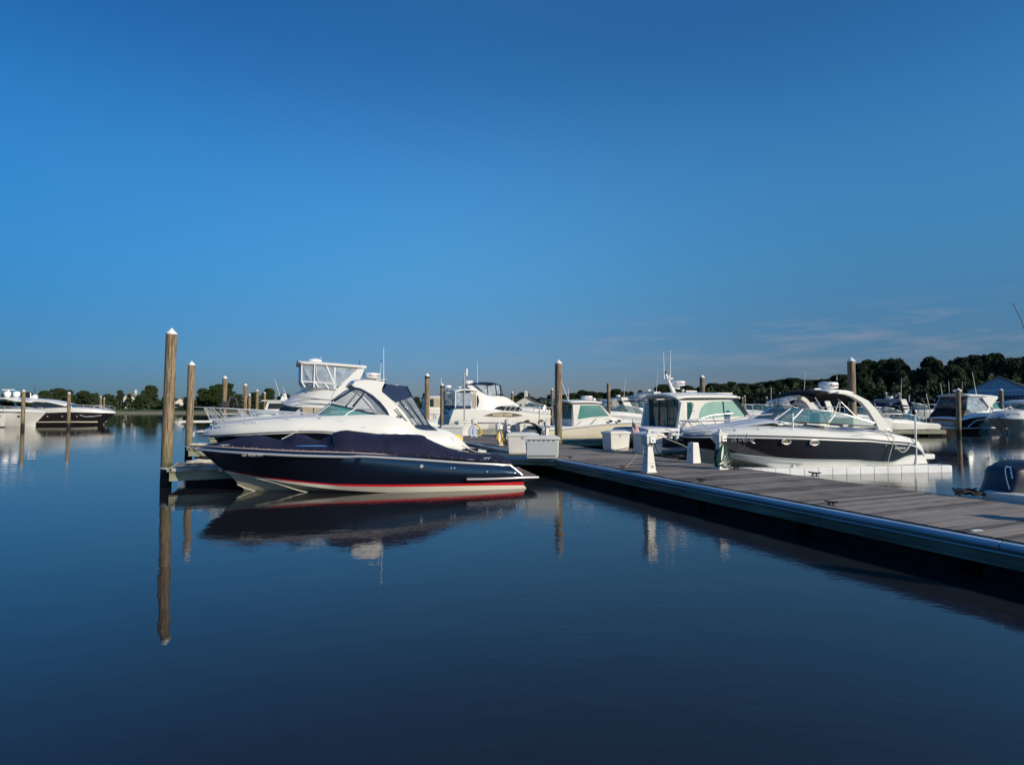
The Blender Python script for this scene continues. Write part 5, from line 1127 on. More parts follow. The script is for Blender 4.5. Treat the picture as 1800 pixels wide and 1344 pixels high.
# second aft cabin boat to its left
def tan_boat():
    B = Boat('motor_boat', (790-900)/1000*62, 62, TA, 'cream aft cabin boat with tan curtains, half hidden left of the lettered yacht', 'boat')
    sh = R('C7', [(60, 680, 1.7), (200, 690, 1.8), (330, 690, 1.8), (500, 700, 1.7), (700, 720, 1.0), (820, 735, .05)])
    wl = R('C7', [(30, 870, 1.6), (200, 870, 1.7), (330, 870, 1.7), (500, 870, 1.4), (650, 865, .7), (740, 850, .04)])
    xs = [q.x for q in B.pts(wl)]; B.skin('hull', [[('L', x, -.6, .02) for x in xs], wl, sh], WHITE, n=30, cap_start=True, smooth=50)
    B.roof('deck', sh, DECKW, .1, .04, n=16)
    B.panel('cabin_wall', [q+(1.6,) for q in R('C7', [(100, 545), (280, 545), (330, 560), (420, 640), (420, 700), (90, 690)])], CREAM2, 3.0)
    B.panel('side_window', [q+(1.64,) for q in R('C7', [(110, 560), (150, 556), (150, 655), (112, 655)])], DARKG, .03); B.panel('side_window', [q+(1.65,) for q in R('C7', [(155, 555), (245, 556), (245, 655), (155, 655)])], BEIGE, .03)
    B.panel('port_window', [q+(1.66,) for q in R('C7', [(285, 575), (310, 580), (318, 610), (295, 635), (280, 620)])], DARKG, .03); B.panel('port_window', [q+(1.85,) for q in R('C7', [(340, 690), (355, 665), (410, 660), (410, 720), (350, 715)])], DARKG, .03)
    B.roof('aft_hardtop', R('C7', [(95, 545, 1.7), (180, 535, 1.7), (290, 538, 1.6)]), WHITE, .1, .08, n=8)
    B.panel('arch', [q+(1.3,) for q in R('C7', [(282, 520), (335, 450), (352, 455), (320, 540), (400, 600), (380, 640), (300, 560)])], WHITE, .12, both=True)
    B.panel('bridge_curtain', [q+(1.3,) for q in R('C7', [(350, 470), (412, 500), (412, 585), (375, 580), (325, 520)])], VINYL, .02, both=True)
    B.roof('bimini_top', R('C7', [(350, 462, 1.2), (400, 448, 1.2), (470, 455, 1.2)]), BEIGE, .1, .05, n=8)
    q = B.at(740+328/6.923, 620+415/6.923, .2); B.radar((q.x, 0, q.z-.12), .42, .3, txt=False)
    B.whip('antenna', B.at(775.5, 674, 1), B.at(775.5, 664, 1), .03)
    B.rail(R('C7', [(70, 742, 1.8), (380, 738, 1.8)]), [[R('C7', [(u, 800, 1.8)])[0], R('C7', [(u, 742, 1.8)])[0]] for u in (75, 160, 185, 290, 345)], .03, both=False)
tan_boat()

# ------------------------------------------------------------------ 5. small white cabin boat
def cabin_boat():
    o = AT(1060, 713, 29.5); B = Boat('motor_boat', o.x, 29.5, TA, 'small white cabin fishing boat with teal side windows behind the central dock boxes', 'boat')
    sh = R('C8', [(560, 700, 1.2), (760, 690, 1.25), (980, 665, 1.3), (1180, 640, 1.3), (1400, 625, 1.0), (1560, 622, .5), (1650, 628, .04)])
    wl = R('C8', [(540, 775, 1.15), (760, 780, 1.2), (980, 785, 1.2), (1180, 785, 1.05), (1380, 780, .7), (1500, 772, .35), (1570, 760, .03)])
    mid = R('C8', [(550, 740, 1.2), (760, 740, 1.25), (980, 735, 1.28), (1180, 720, 1.2), (1390, 705, .85), (1530, 695, .42), (1615, 690, .03)])
    xs = [q.x for q in B.pts(wl)]; B.skin('hull', [[('L', x, -.5, .02) for x in xs], wl, mid, sh], CREAM2, n=36, cap_start=True, smooth=50)
    top = R('C8', [(560, 680, 1.1), (760, 675, 1.15), (900, 665, 1.2), (990, 640, 1.15), (1150, 572, 1.0), (1300, 560, .85), (1450, 590, .6), (1600, 615, .2), (1650, 626, .03)])
    sh2 = R('C8', [(560, 700, 1.2), (760, 690, 1.25), (900, 676, 1.28), (990, 662, 1.3), (1150, 644, 1.3), (1300, 632, 1.15), (1450, 624, .85), (1600, 622, .35), (1650, 628, .04)])
    B.skin('deck_moulding', [sh2, top], WHITE, n=40, smooth=50); B.roof('deck', top, DECKW, .08, .04, n=24)
    B.tube('rub_rail', sh, .025, GREYP, both=True, curve=True)
    # wheelhouse
    B.panel('wheelhouse_side', [q+(h,) for q, h in zip(R('C8', [(880, 420), (1160, 415), (1290, 545), (1285, 575), (1000, 625), (925, 665), (895, 655)]), (1.08,)*7)], WHITE, .06, both=True)
    B.panel('side_window', [q+(1.10,) for q in R('C8', [(965, 432), (1155, 430), (1255, 545), (1080, 556), (935, 580)])], TEAL, .02, both=True)
    B.tube('window_mullion', R('C8', [(1165, 428, 1.11), (1262, 548, 1.11)]), .010, RUBBER)
    xa = B.at(860+885/6, 700, 1.05).x; z0 = B.at(1000, 640+660/6, 0).z; z1 = B.at(1000, 640+425/6, 0).z
    b = MB(); b.box((xa, 0, (z0*1.2+z1*.8)/2-.05), (.06, 2.1, (z1-z0)*.45+.55)); b.build('aft_bulkhead', WHITE, B.e)
    for y, w_ in ((-.66, .5), (-.05, .55), (.6, .55)):
        b = MB(); b.box((xa-.05, y, z0+(z1-z0)*.66), (.03, w_, (z1-z0)*.58)); b.build('aft_window', TEALD, B.e)
    B.roof('wheelhouse_roof', R('C8', [(855, 408, 1.15), (900, 402, 1.2), (1060, 400, 1.2), (1190, 408, 1.15)]), WHITE, .10, .07, n=12)
    for (yy) in (-.95, .95):
        b = MB(); b.tube([(xa-.9, yy, z0-.1), (xa-.85, yy, z1)], .022, 6); b.build('roof_post', STEEL, B.e)
    # windshield front
    B.roof('windshield', R('C8', [(1165, 420, 1.0), (1225, 485, .98), (1288, 555, .95)]), TEAL, .06, .01, n=6)
    q = B.at(860+1040/6, 640+372/6, .3); B.radar((q.x, -.2, q.z-.03), .30, .22); b = MB(); ico(b.bm, B.at(1044.5, 702, .2), .09, 2); b.build('gps_dome', CAPW, B.e)
    B.whip('outrigger_mast', B.at(1000, 706, .8), B.at(986.5, 669, .8), .018, CAPW); B.whip('antenna', B.at(999.6, 700, .2), B.at(998.5, 681, .2), .012)
    B.rail(R('C8', [(1260, 540, .9), (1400, 545, .8), (1560, 560, .5), (1700, 600, .05)]), [R('C8', [(1080, 630, 1.3), (1140, 565, 1.1)]), R('C8', [(940, 650, 1.3), (985, 590, 1.2)]), R('C8', [(1420, 590, .75), (1400, 545, .8)]), R('C8', [(1560, 605, .45), (1545, 560, .52)]), R('C8', [(1620, 620, .2), (1620, 575, .3)])], .016)
    for u, v in ((1272, 600), (1362, 598)):
        q = B.at(860+u/6, 640+v/6, 1.2 if u < 1300 else 1.07); b = MB(); b.lathe([(.12, 0), (.11, .03)], n=16, sy=.55); bmesh.ops.rotate(b.bm, verts=b.bm.verts, cent=(0, 0, 0), matrix=Matrix.Rotation(math.pi/2, 3, 'X')); bmesh.ops.translate(b.bm, verts=b.bm.verts, vec=q+Vector((0, -.06, 0))); b.build('porthole', DARKG, B.e)
    B.box('helm_seat', tuple(B.at(1040, 735, .3)), (.4, .4, .6), INTR, bev=.06)
cabin_boat()

# ------------------------------------------------------------------ 6. pilothouse express
def pilothouse():
    o = AT(1230, 713, 24.2); B = Boat('motor_boat', o.x, 24.2, TA, 'blue hulled white pilothouse boat with pale green windows and dark glass aft doors', 'boat')
    sh = R('D1', [(400, 1110, 1.25), (600, 1105, 1.35), (850, 1100, 1.4), (1300, 1075, 1.4), (1800, 1040, 1.25), (2100, 1020, .7), (2300, 1010, .04)])
    x0 = B.pts(sh)[0].x; sh = sh[:4]+[('L', x0+5.4, 1.30, 1.25), ('L', x0+7.0, 1.42, .75), ('L', x0+8.3, 1.55, .04)]
    X = [q.x for q in B.pts(sh)]
    B.skin('hull', [[('L', X[i]*.96, -.5, .02) for i in range(7)], [('L', X[i]-(.15*i if i > 3 else 0), 0, q) for i, q in enumerate((1.15, 1.25, 1.3, 1.25, .9, .4, .03))], sh], NAVY, n=36, cap_start=True, smooth=50)
    top = [(q[0], q[1]-5, q[2]-.1) if q[0] != 'L' else ('L', q[1], q[2]+.12, max(.03, q[3]-.12)) for q in sh]
    B.skin('deck_moulding', [sh, top], WHITE, n=36, cap_start=True, smooth=50); B.roof('deck', top, DECKW, .06, .04, n=24)
    # pilothouse side walls
    wall = R('D1', [(790, 708), (1482, 696), (1640, 890), (1660, 960), (1030, 1060), (830, 1090), (800, 1000), (815, 720)])
    B.panel('cabin_side', [q+(1.06,) for q in wall[:7]], WHITE, .06, both=True)
    win = R('D1', [(1032, 942), (1040, 870), (1062, 810), (1105, 755), (1180, 732), (1452, 722), (1602, 905), (1340, 915)])
    B.panel('side_window', [q+(1.072,) for q in win], PALEG, .02, both=True)
    B.tube('window_mullion', R('D1', [(1322, 726, 1.085), (1342, 915, 1.085)]), .02, TEALD)
    B.panel('aft_quarter_window', [q+(1.072,) for q in R('D1', [(888, 742), (930, 738), (952, 770), (940, 850), (905, 950), (888, 950)])], TEALD, .02, both=True)
    for u in ((886, 742), (955, 755)):
        pass
    B.tube('window_trim', R('D1', [(888, 740, 1.08), (935, 734, 1.08), (966, 765, 1.08), (945, 860, 1.08), (912, 958, 1.08)]), .013, CAPW, curve=True)
    # windshield, closing the front
    B.roof('windshield', [q+(1.2,) for q in R('D1', [(1485, 700), (1560, 790), (1645, 900)])], TEALD, .15, .02, n=8)
    # aft bulkhead of dark glass, set between two wings
    xa = B.at(1080+815/6.923, 700, 1.06).x; z0 = B.at(1150, 600+1090/6.923, 0).z; z1 = B.at(1150, 600+706/6.923, 0).z; zc = (z0+z1)/2
    b = MB(); b.box((xa+.03, 0, zc), (.04, 2.08, z1-z0)); bk = b.build('aft_doors', TEALD, B.e)
    for y in (-1.03, -.62, -.13, .36, .82, 1.02):
        b = MB(); b.box((xa, y, zc), (.04, .045, z1-z0)); b.build('door_frame', mat('dark_frame', (.02, .045, .045), .3), bk)
    for y, h in ((-.74, .62), (-.19, .52), (.43, .42)):
        b = MB(); b.tube([(xa-.06, y, zc-h), (xa-.06, y, zc+h*.6)], .016, 8); b.build('door_handle', mat('pale_green_rail', (.45, .62, .52), .3), bk)
    for y, w_ in ((-1.13, .12), (1.13, .12)):
        b = MB(); b.frustum(.32, w_/2, z0-.15, .06, w_/2, z1-.1, c=(xa-.05 if y < 0 else xa-.08, y)); b.build('cabin_wing', WHITE, B.e, 20)
    B.panel('cockpit_coaming', [q+(1.33,) for q in R('D1', [(800, 1085), (905, 960), (985, 930), (1020, 960), (960, 1085)])], WHITE, .08, both=True)
    B.roof('pilothouse_roof', R('D1', [(770, 702, 1.25), (810, 690, 1.20), (900, 680, 1.22), (1130, 678, 1.22), (1440, 680, 1.20), (1532, 688, 1.28)]), WHITE, .18, .08, n=24)
    b = MB(); q = B.at(1080+1260/6.923, 600+634/6.923, 0); b.box((q.x, 0, q.z), (.9, .8, .06), bev=.02); b.build('roof_hatch', WHITE, B.e)
    # raked mast, radar, antennas
    B.tube('mast', R('D1', [(735, 650, 0), (700, 580, 0), (660, 480, 0), (622, 395, 0)]), [.10, .075, .06, .045], CAPW)
    B.tube('mast_light', R('D1', [(622, 398, 0), (618, 362, 0)]), .045, RUBBER)
    q = B.at(1080+772/6.923, 600+545/6.923, 0); B.radar((q.x, 0, q.z), .30, .22); B.tube('radar_bracket', R('D1', [(690, 565, 0), (740, 560, 0), (790, 552, 0)]), [.07, .06, .05], CAPW)
    B.whip('antenna', B.at(1080+606/6.923, 600+458/6.923, .1), B.at(1080+597/6.923, 600+128/6.923, .1), .018); B.whip('antenna', B.at(1080+680/6.923, 600+460/6.923, .1), B.at(1080+682/6.923, 600+106/6.923, .1), .016)
    q = B.at(1080+685/6.923, 600+450/6.923, 0); b = MB(); b.tube([q+Vector((-.2, 0, -.05)), q+Vector((.1, 0, 0))], .03, 8); b.tube([q+Vector((-.08, 0, 0)), q+Vector((-.08, 0, .14))], .05, 8); b.build('antenna_mount', CAPW, B.e)
    q = B.at(1080+835/6.923, 600+600/6.923, .3); b = MB(); b.tube([q+Vector((0, 0, -.16)), q], .02, 8); b.lathe([(.03, 0), (.07, .03), (.04, .08)], q-Vector((0, 0, .02)), 12); b.build('gps_dome', CAPW, B.e)
    q = B.at(1080+935/6.923, 600+606/6.923, .3); b = MB(); b.box(q, (.55, .06, .05), bev=.01); b.tube([q+Vector((-.22, 0, 0)), q+Vector((-.22, 0, -.15))], .015, 6); b.tube([q+Vector((0, 0, 0)), q+Vector((0, 0, -.15))], .015, 6); b.build('horn', CAPW, B.e)
    # swim platform and boarding pole
    zc = B.at(1180, 763, 1).z; b = MB(); b.box((xa-1.15, 0, zc-.05), (.9, 2.7, .10), bev=.03); b.build('swim_platform', WHITE, B.e)
    B.tube('platform_rod', R('D1', [(540, 1193, 1.2), (780, 1193, 1.2)]), .02, mat('varnished_wood', (.32, .18, .12), .35))
    b = MB(); q = B.at(1080+755/6.923, 600+1140/6.923, 1.5); b.lathe([(.03, -.22), (.09, -.16), (.09, .12), (.03, .17)], q, 14); b.build('fender', CAPW, B.e)
    B.box('helm_seat', tuple(B.at(1262, 729, .4)), (.5, .6, .75), INTR, bev=.1); B.box('galley', tuple(B.at(1240, 745, -.3)), (1.6, .8, .5), INTR, bev=.03)
    text_part('emblem', '•', .2, Matrix.Translation(B.at(1080+968/6.923, 600+852/6.923, 1.235)) @ Matrix.Rotation(math.pi/2, 4, 'X'), LETK, B.e)
    B.rail(R('D1', [(800, 965, 1.42), (1100, 962, 1.42), (1400, 950, 1.4)]), [R('D1', [(880, 1040, 1.42), (840, 966, 1.42)])], .014, both=False, name='side_rail')
pilothouse()

# ------------------------------------------------------------------ 7. black and white cruiser on its float
def black_cruiser():
    Y0 = 19.35; o = AT(1455, 713, Y0); B = Boat('motor_boat', o.x, Y0, rad(12), 'black and white express cruiser with a white radar arch, moored along the white float', 'boat')
    rub = R('D3', [(95, 712, .04), (220, 722, .40), (450, 722, .88), (800, 725, 1.22), (1300, 738, 1.48), (1800, 758, 1.58)])+R('D4', [(750, 812, 1.60), (960, 831, 1.58), (1200, 852, 1.50), (1300, 900, 1.42), (1345, 965, 1.36)])
    top = R('D3', [(98, 692, .04), (220, 682, .34), (450, 668, .78), (800, 655, 1.10), (1300, 662, 1.35), (1800, 700, 1.45)])+R('D4', [(750, 731, 1.46), (940, 743, 1.45), (1150, 775, 1.40), (1285, 822, 1.32), (1350, 955, 1.28)])
    bnd = R('D3', [(205, 820, .04), (320, 838, .24), (500, 868, .60), (850, 912, 1.0), (1300, 945, 1.34), (1800, 953, 1.50)])+R('D4', [(750, 1030, 1.53), (920, 1036, 1.53), (1030, 1030, 1.52), (1180, 968, 1.48), (1345, 955, 1.38)])
    m1 = R('D3', [(135, 760, .04), (260, 775, .32), (470, 790, .76), (820, 815, 1.13), (1300, 838, 1.43), (1800, 850, 1.56)])+R('D4', [(750, 917, 1.585), (930, 927, 1.575), (1120, 935, 1.52), (1240, 938, 1.46), (1345, 960, 1.37)])
    ch = R('D3', [(225, 838, .035), (340, 858, .21), (560, 920, .50), (850, 978, .86), (1080, 1018, 1.08), (1500, 1030, 1.32)])+R('D4', [(600, 1082, 1.40), (880, 1071, 1.44), (1030, 1064, 1.44), (1200, 1052, 1.42), (1385, 1045, 1.34)])
    x = [q.x for q in B.pts(ch)]
    kl = R('D3', [(235, 845, .01)])+[('L', x[0]+.35+i*(x[-1]-x[0]-.3)/9, (.05, -.2, -.3, -.4, -.4, -.4, -.4, -.4, -.4, -.4)[i], .01) for i in range(10)]
    hull = B.skin('hull', [bnd, m1, rub], BLACK, n=64, smooth=60)
    B.skin('hull_bottom', [kl, ch, bnd], [CREAM, WHITE], n=64, idx=[0, 1], parent=hull, smooth=30, cap_end=True)
    up = B.skin('deck_moulding', [rub, top], WHITE, n=64, cap_end=True, smooth=60)
    P = cr(B.pts(rub), 64)
    for sg in (1, -1):
        b = MB(); b.tube([Vector((p.x, (p.y-.01)*sg, p.z)) for p in P], .028, 8); b.build('rub_rail', mat('rub_rail_silver', (.6, .6, .6), .3), hull)
        b = MB(); b.tube([Vector((p.x, (p.y-.004)*sg, p.z+.055)) for p in P[:-10]], .020, 6); b.build('dark_stripe', BLACK, hull)
        b = MB(); b.tube([Vector((p.x, (p.y-.006)*sg, p.z+.012)) for p in cr(B.pts(bnd), 64)[:-4]], .018, 6); b.build('boot_stripe', mat('boot_stripe_grey', (.35, .42, .40), .4), hull)
        b = MB(); P2 = cr(B.pts(R('D3', [(560, 890, .62), (850, 945, .95), (1300, 988, 1.28)])), 20); b.tube([Vector((p.x, (p.y-.02)*sg, p.z)) for p in P2], .012, 6); b.build('spray_strake', GREYP, hull)
    B.roof('deck', top, DECKW, .16, .04, n=40)
    B.roof('foredeck_crown', R('D3', [(420, 648, .25), (620, 618, .55), (800, 600, .75), (1010, 575, .9), (1150, 580, .98), (1300, 600, 1.05)]), mat('deck_grey_blue', (.50, .54, .58), .5), .07, .05, n=20)
    # hull end and swim platform
    t = B.at(1400+1435/6, 640+960/6, 1.2); b = MB(); z_ = t.z-.03; b.box((t.x-.42, 0, z_), (.85, 2.6, .17), bev=.05); b.build('swim_platform', WHITE, B.e)
    # ports, lettering
    for (u, v, hb, c) in ((832, 755, 1.12, 'D3'), (1135, 765, 1.37, 'D3'), (1412, 775, 1.50, 'D3')):
        q = B.at(1180+u/5.625, 640+v/5.625, hb+.03); b = MB(); b.tube([q+Vector((math.cos(a)*.155, -.01, math.sin(a)*.075)) for a in [6.283*i/24 for i in range(24)]], .020, 8, closed=True); fr = b.build('porthole', CHROME, hull)
        b = MB(); f = [b.bm.verts.new(q+Vector((math.cos(a)*.15, -.004, math.sin(a)*.07))) for a in [6.283*i/24 for i in range(24)]]; b.face(f); b.build('pane', mat('bronze_glass', (.16, .13, .09), .15), fr, 0, recalc=False)
    for (u, v, hb) in ((410, 735, .80),):
        q = B.at(1180+u/5.625, 640+v/5.625, hb+.03); b = MB(); b.box(q, (.10, .02, .05), rz=-.5, bev=.008); b.build('hull_vent', CHROME, hull)
    q = B.at(1400+943/6, 640+858/6, 1.6); b = MB(); ico(b.bm, q, .03, 1); b.build('exhaust', CHROME, hull)
    a = B.at(1283.5, 771, .95); c = B.at(1318, 772, 1.23); d = c-a
    text_part('lettering', 'DL 6700 AF', .15, Matrix.Translation((a+c)/2+Vector((-.0, -.13, -.02))) @ Matrix.Rotation(math.atan2(d.y, d.x), 4, 'Z') @ Matrix.Rotation(math.pi/2+.2, 4, 'X'), LETW, hull, shear=.2, xs=.86)
    q = B.at(1400+1105/6, 640+886/6, 1.60)
    text_part('lettering', 'FORMULA', .11, Matrix.Translation(q) @ Matrix.Rotation(math.pi/2, 4, 'X'), LETW, hull, shear=.25)
    # windshield
    g0 = R('D3', [(985, 560, .02), (1010, 560, .55), (1180, 572, .95), (1400, 580, 1.15), (1540, 582, 1.22)])+R('D4', [(560, 640, 1.32), (810, 655, 1.36)])
    g1 = R('D3', [(1160, 440, .02), (1185, 436, .50), (1290, 442, .80), (1420, 452, .98), (1590, 470, 1.08)])+R('D4', [(560, 545, 1.20), (850, 628, 1.34)])
    ws = B.skin('windshield', [g0[:5], g1[:5]], mat('windshield_teal', (.05, .17, .19), .05, spec=.8, alpha=.80), n=24, smooth=60)
    B.wings('side_window', [g0[4:], g1[4:]], mat('side_glass', (.25, .38, .30), .05, spec=.8, alpha=.45), n=14, parent=ws, smooth=60)
    B.tube('windshield_frame', g1[1:], .022, STEEL, both=True, curve=True, parent=ws); B.tube('windshield_frame', g0[1:], .020, RUBBER, both=True, curve=True, parent=ws)
    for a_, c_ in (((1010, 560, .56), (1185, 436, .50)), ((1200, 548, .95), (1300, 444, .82)), ((1555, 578, 1.22), (1625, 485, 1.10))):
        B.tube('windshield_frame', R('D3', [a_, c_]), .020, CAPW, both=True, parent=ws)
    B.tube('windshield_frame', R('D4', [(810, 655, 1.36), (850, 628, 1.35)]), .02, RUBBER, both=True, parent=ws)
    B.box('helm_seat', tuple(B.at(1440, 736, .4)+Vector((0, 0, -.05))), (.4, .5, .5), INTR, bev=.1); B.box('cockpit_lounge', tuple(B.at(1510, 742, -.2)), (1.6, 1.2, .35), INTR, bev=.1)
    # radar arch, near leg then far leg seen under the top
    ar = R('D4', [(460, 285), (540, 290), (640, 325), (760, 385), (850, 480), (930, 590), (1022, 708), (960, 715), (870, 690), (845, 625), (770, 500), (690, 400), (600, 345), (520, 318), (430, 305)])
    hb = (1.27, 1.28, 1.29, 1.31, 1.33, 1.36, 1.40, 1.40, 1.39, 1.37, 1.34, 1.31, 1.29, 1.28, 1.27)
    B.panel('radar_arch', [q+(h,) for q, h in zip(ar, hb)], WHITE, .14, both=True, smooth=40)
    B.roof('arch_top', R('D4', [(330, 300, 1.0), (430, 288, 1.0), (520, 288, 1.0), (600, 308, 1.02)]), WHITE, .06, .08, n=10)
    B.roof('bimini_top', R('D4', [(190, 350, .9), (215, 332, .96), (250, 318, 1.0), (290, 305, 1.02), (335, 300, 1.0)]), CANVASB, .10, .05, n=16)
    B.roof('bimini_top', R('D4', [(410, 300, .92), (500, 320, .95), (560, 350, .96), (620, 395, 1.0)]), CANVASB, .05, .04, n=10)
    for a_, c_ in (((195, 350, .92), (250, 440, 1.05)), ((435, 362, 1.0), (620, 545, 1.2)), ((450, 380, 1.0), (410, 500, 1.15)), ((460, 380, 1), (455, 500, 1.15))):
        B.tube('canopy_frame', R('D4', [a_, c_]), .014, STEEL, both=True)
    q = B.at(1400+338/6, 640+235/6, 0); B.radar((q.x, 0, q.z-.10), .30, .25, post=.14)
    q = B.at(1400+222/6, 640+270/6, .1); b = MB(); b.tube([q+Vector((-.13, 0, 0)), q+Vector((.12, 0, 0))], .055, 12); b.tube([q, q+Vector((0, 0, -.12))], .03, 8); b.build('searchlight', CAPW, B.e)
    q = B.at(1400+480/6, 640+292/6, .5); b = MB(); b.lathe([(.10, -.03), (.09, .02), (.03, .05)], q, 14); b.lathe([(.06, -.03), (.05, .03), (.02, .05)], q+Vector((.22, 0, -.02)), 12); b.build('gps_dome', CAPW, B.e)
    B.whip('antenna', B.at(1471, 668, -.8), B.at(1471, 659, -.8), .01)
    # rails and cleats
    st = [((250, 655, .42), (160, 562, .30)), ((395, 665, .75), (275, 562, .55)), ((640, 655, 1.0), (545, 560, .86)), ((870, 650, 1.15), (760, 520, 1.0)), ((1015, 555, .7), (1060, 500, .62))]
    B.rail(R('D3', [(90, 562, .05), (200, 562, .40), (545, 556, .86), (760, 515, 1.0), (1000, 492, 1.05)]), [R('D3', [a_, c_]) for a_, c_ in st], .015)
    B.tube('grab_rail', R('D3', [(1340, 590, 1.2), (1450, 598, 1.24), (1695, 622, 1.34)]), .014, STEEL, both=True)
    for u, v, hb_ in ((1080, 610, 1.15), (1130, 598, 1.0)):
        q = B.at(1180+u/5.625, 640+v/5.625, hb_); B.cleat(q, 1.0)
    q = B.at(1400+520/6, 640+662/6, 1.42); B.cleat(q, 1.0); q = B.at(1400+975/6, 640+705/6, 1.42); B.cleat(q, 1.0)
    q = B.at(1180+1350/5.625, 640+565/5.625, .9); B.whip('navigation_staff', q, q+Vector((0, 0, .16)), .008, RUBBER)
    # anchor pulpit
    q = B.at(1180+95/5.625, 640+700/5.625, 0); b = MB(); b.box((q.x-.08, 0, q.z+.02), (.62, .22, .08), bev=.02); b.tube([(q.x-.1, 0, q.z+.1), (q.x-.42, 0, q.z+.03)], .03, 8); b.frustum(.03, .09, q.z-.10, .03, .03, q.z+.02, c=(q.x-.36, 0)); b.build('anchor', STEEL, B.e)
    # hull stripe wave and ropes at the quarter
    B.tube('quarter_moulding', R('D4', [(560, 760, 1.47), (800, 738, 1.47), (950, 745, 1.47), (1050, 778, 1.45), (1100, 808, 1.44)]), .012, GREYP, curve=True)
    M = B.e.matrix_basis
    line('mooring_line', [M @ p for p in B.pts(R('D4', [(1030, 815, 1.62), (1060, 880, 1.66), (1115, 925, 1.66), (1170, 895, 1.64), (1210, 820, 1.56)]))], .014, ROPE, 'pale line hanging in a loop over the lettered quarter of the black cruiser')
    line('mooring_line', [M @ p for p in B.pts(R('D4', [(975, 705, 1.5), (1030, 800, 1.62), (1000, 900, 1.66), (962, 1035, 1.66)]))], .012, ROPE, 'pale line running down the black cruiser hull to the float', curve=False)
    line('mooring_line', [M @ p for p in B.pts(R('D3', [(-60, 640, 0), (60, 700, .05), (-100, 780, -.5), (-260, 740, -1)]))], .010, ROPEB, 'dark bow line of the black cruiser sagging to the dock')
    return B
B7 = black_cruiser()

def float_raft():
    a = G(1286, 837, .0); c = G(1678, 829, 0); d = c-a; ang = math.atan2(d.y, d.x); L_ = d.length
    e = empty('boat_float', a, ang, 'long white segmented plastic float lying in front of the black cruiser', 'float')
    b = MB(); n = int(L_/.47); s = L_/n
    for i in range(n):
        if i == n-1:
            b.box((i*s+s*.35, .25, .055), (s*.7-.012, .5, .30), bev=.04); b.lathe([(.14, -.08), (.17, -.06), (.17, .18), (.14, .205)], (L_-.16, .17, 0), 16)
        else: b.box((i*s+s/2, .25, .055+.004*math.sin(i*2.1)), (s-.010, .5, .30), bev=.022)
    b.build('float_segments', WFLOAT, e, 35)
    M = e.matrix_basis
    for px, pt, lb in ((1393, 728, 'left thin white guide pole standing by the white float'), (1608.5, 730, 'right thin white guide pole standing at the quarter of the black cruiser')):
        xx = (px-900)/FPX; s_ = (a.y*xx-a.x+.30*(xx*math.cos(ang)+math.sin(ang)))/(math.cos(ang)-math.sin(ang)*xx); Yp = a.y+s_*math.sin(ang)+.30*math.cos(ang); q = AT(px, pt, Yp); b = MB(); b.tube([(0, 0, -.6), (0, 0, q.z)], .027, 12); b.lathe([(.04, 0), (.036, .02), (.01, .035)], (0, 0, q.z), 12); o = b.build('guide_pole', CAPW, None); o.location = (q.x, Yp, 0); tag(o, lb, 'pole')
float_raft()

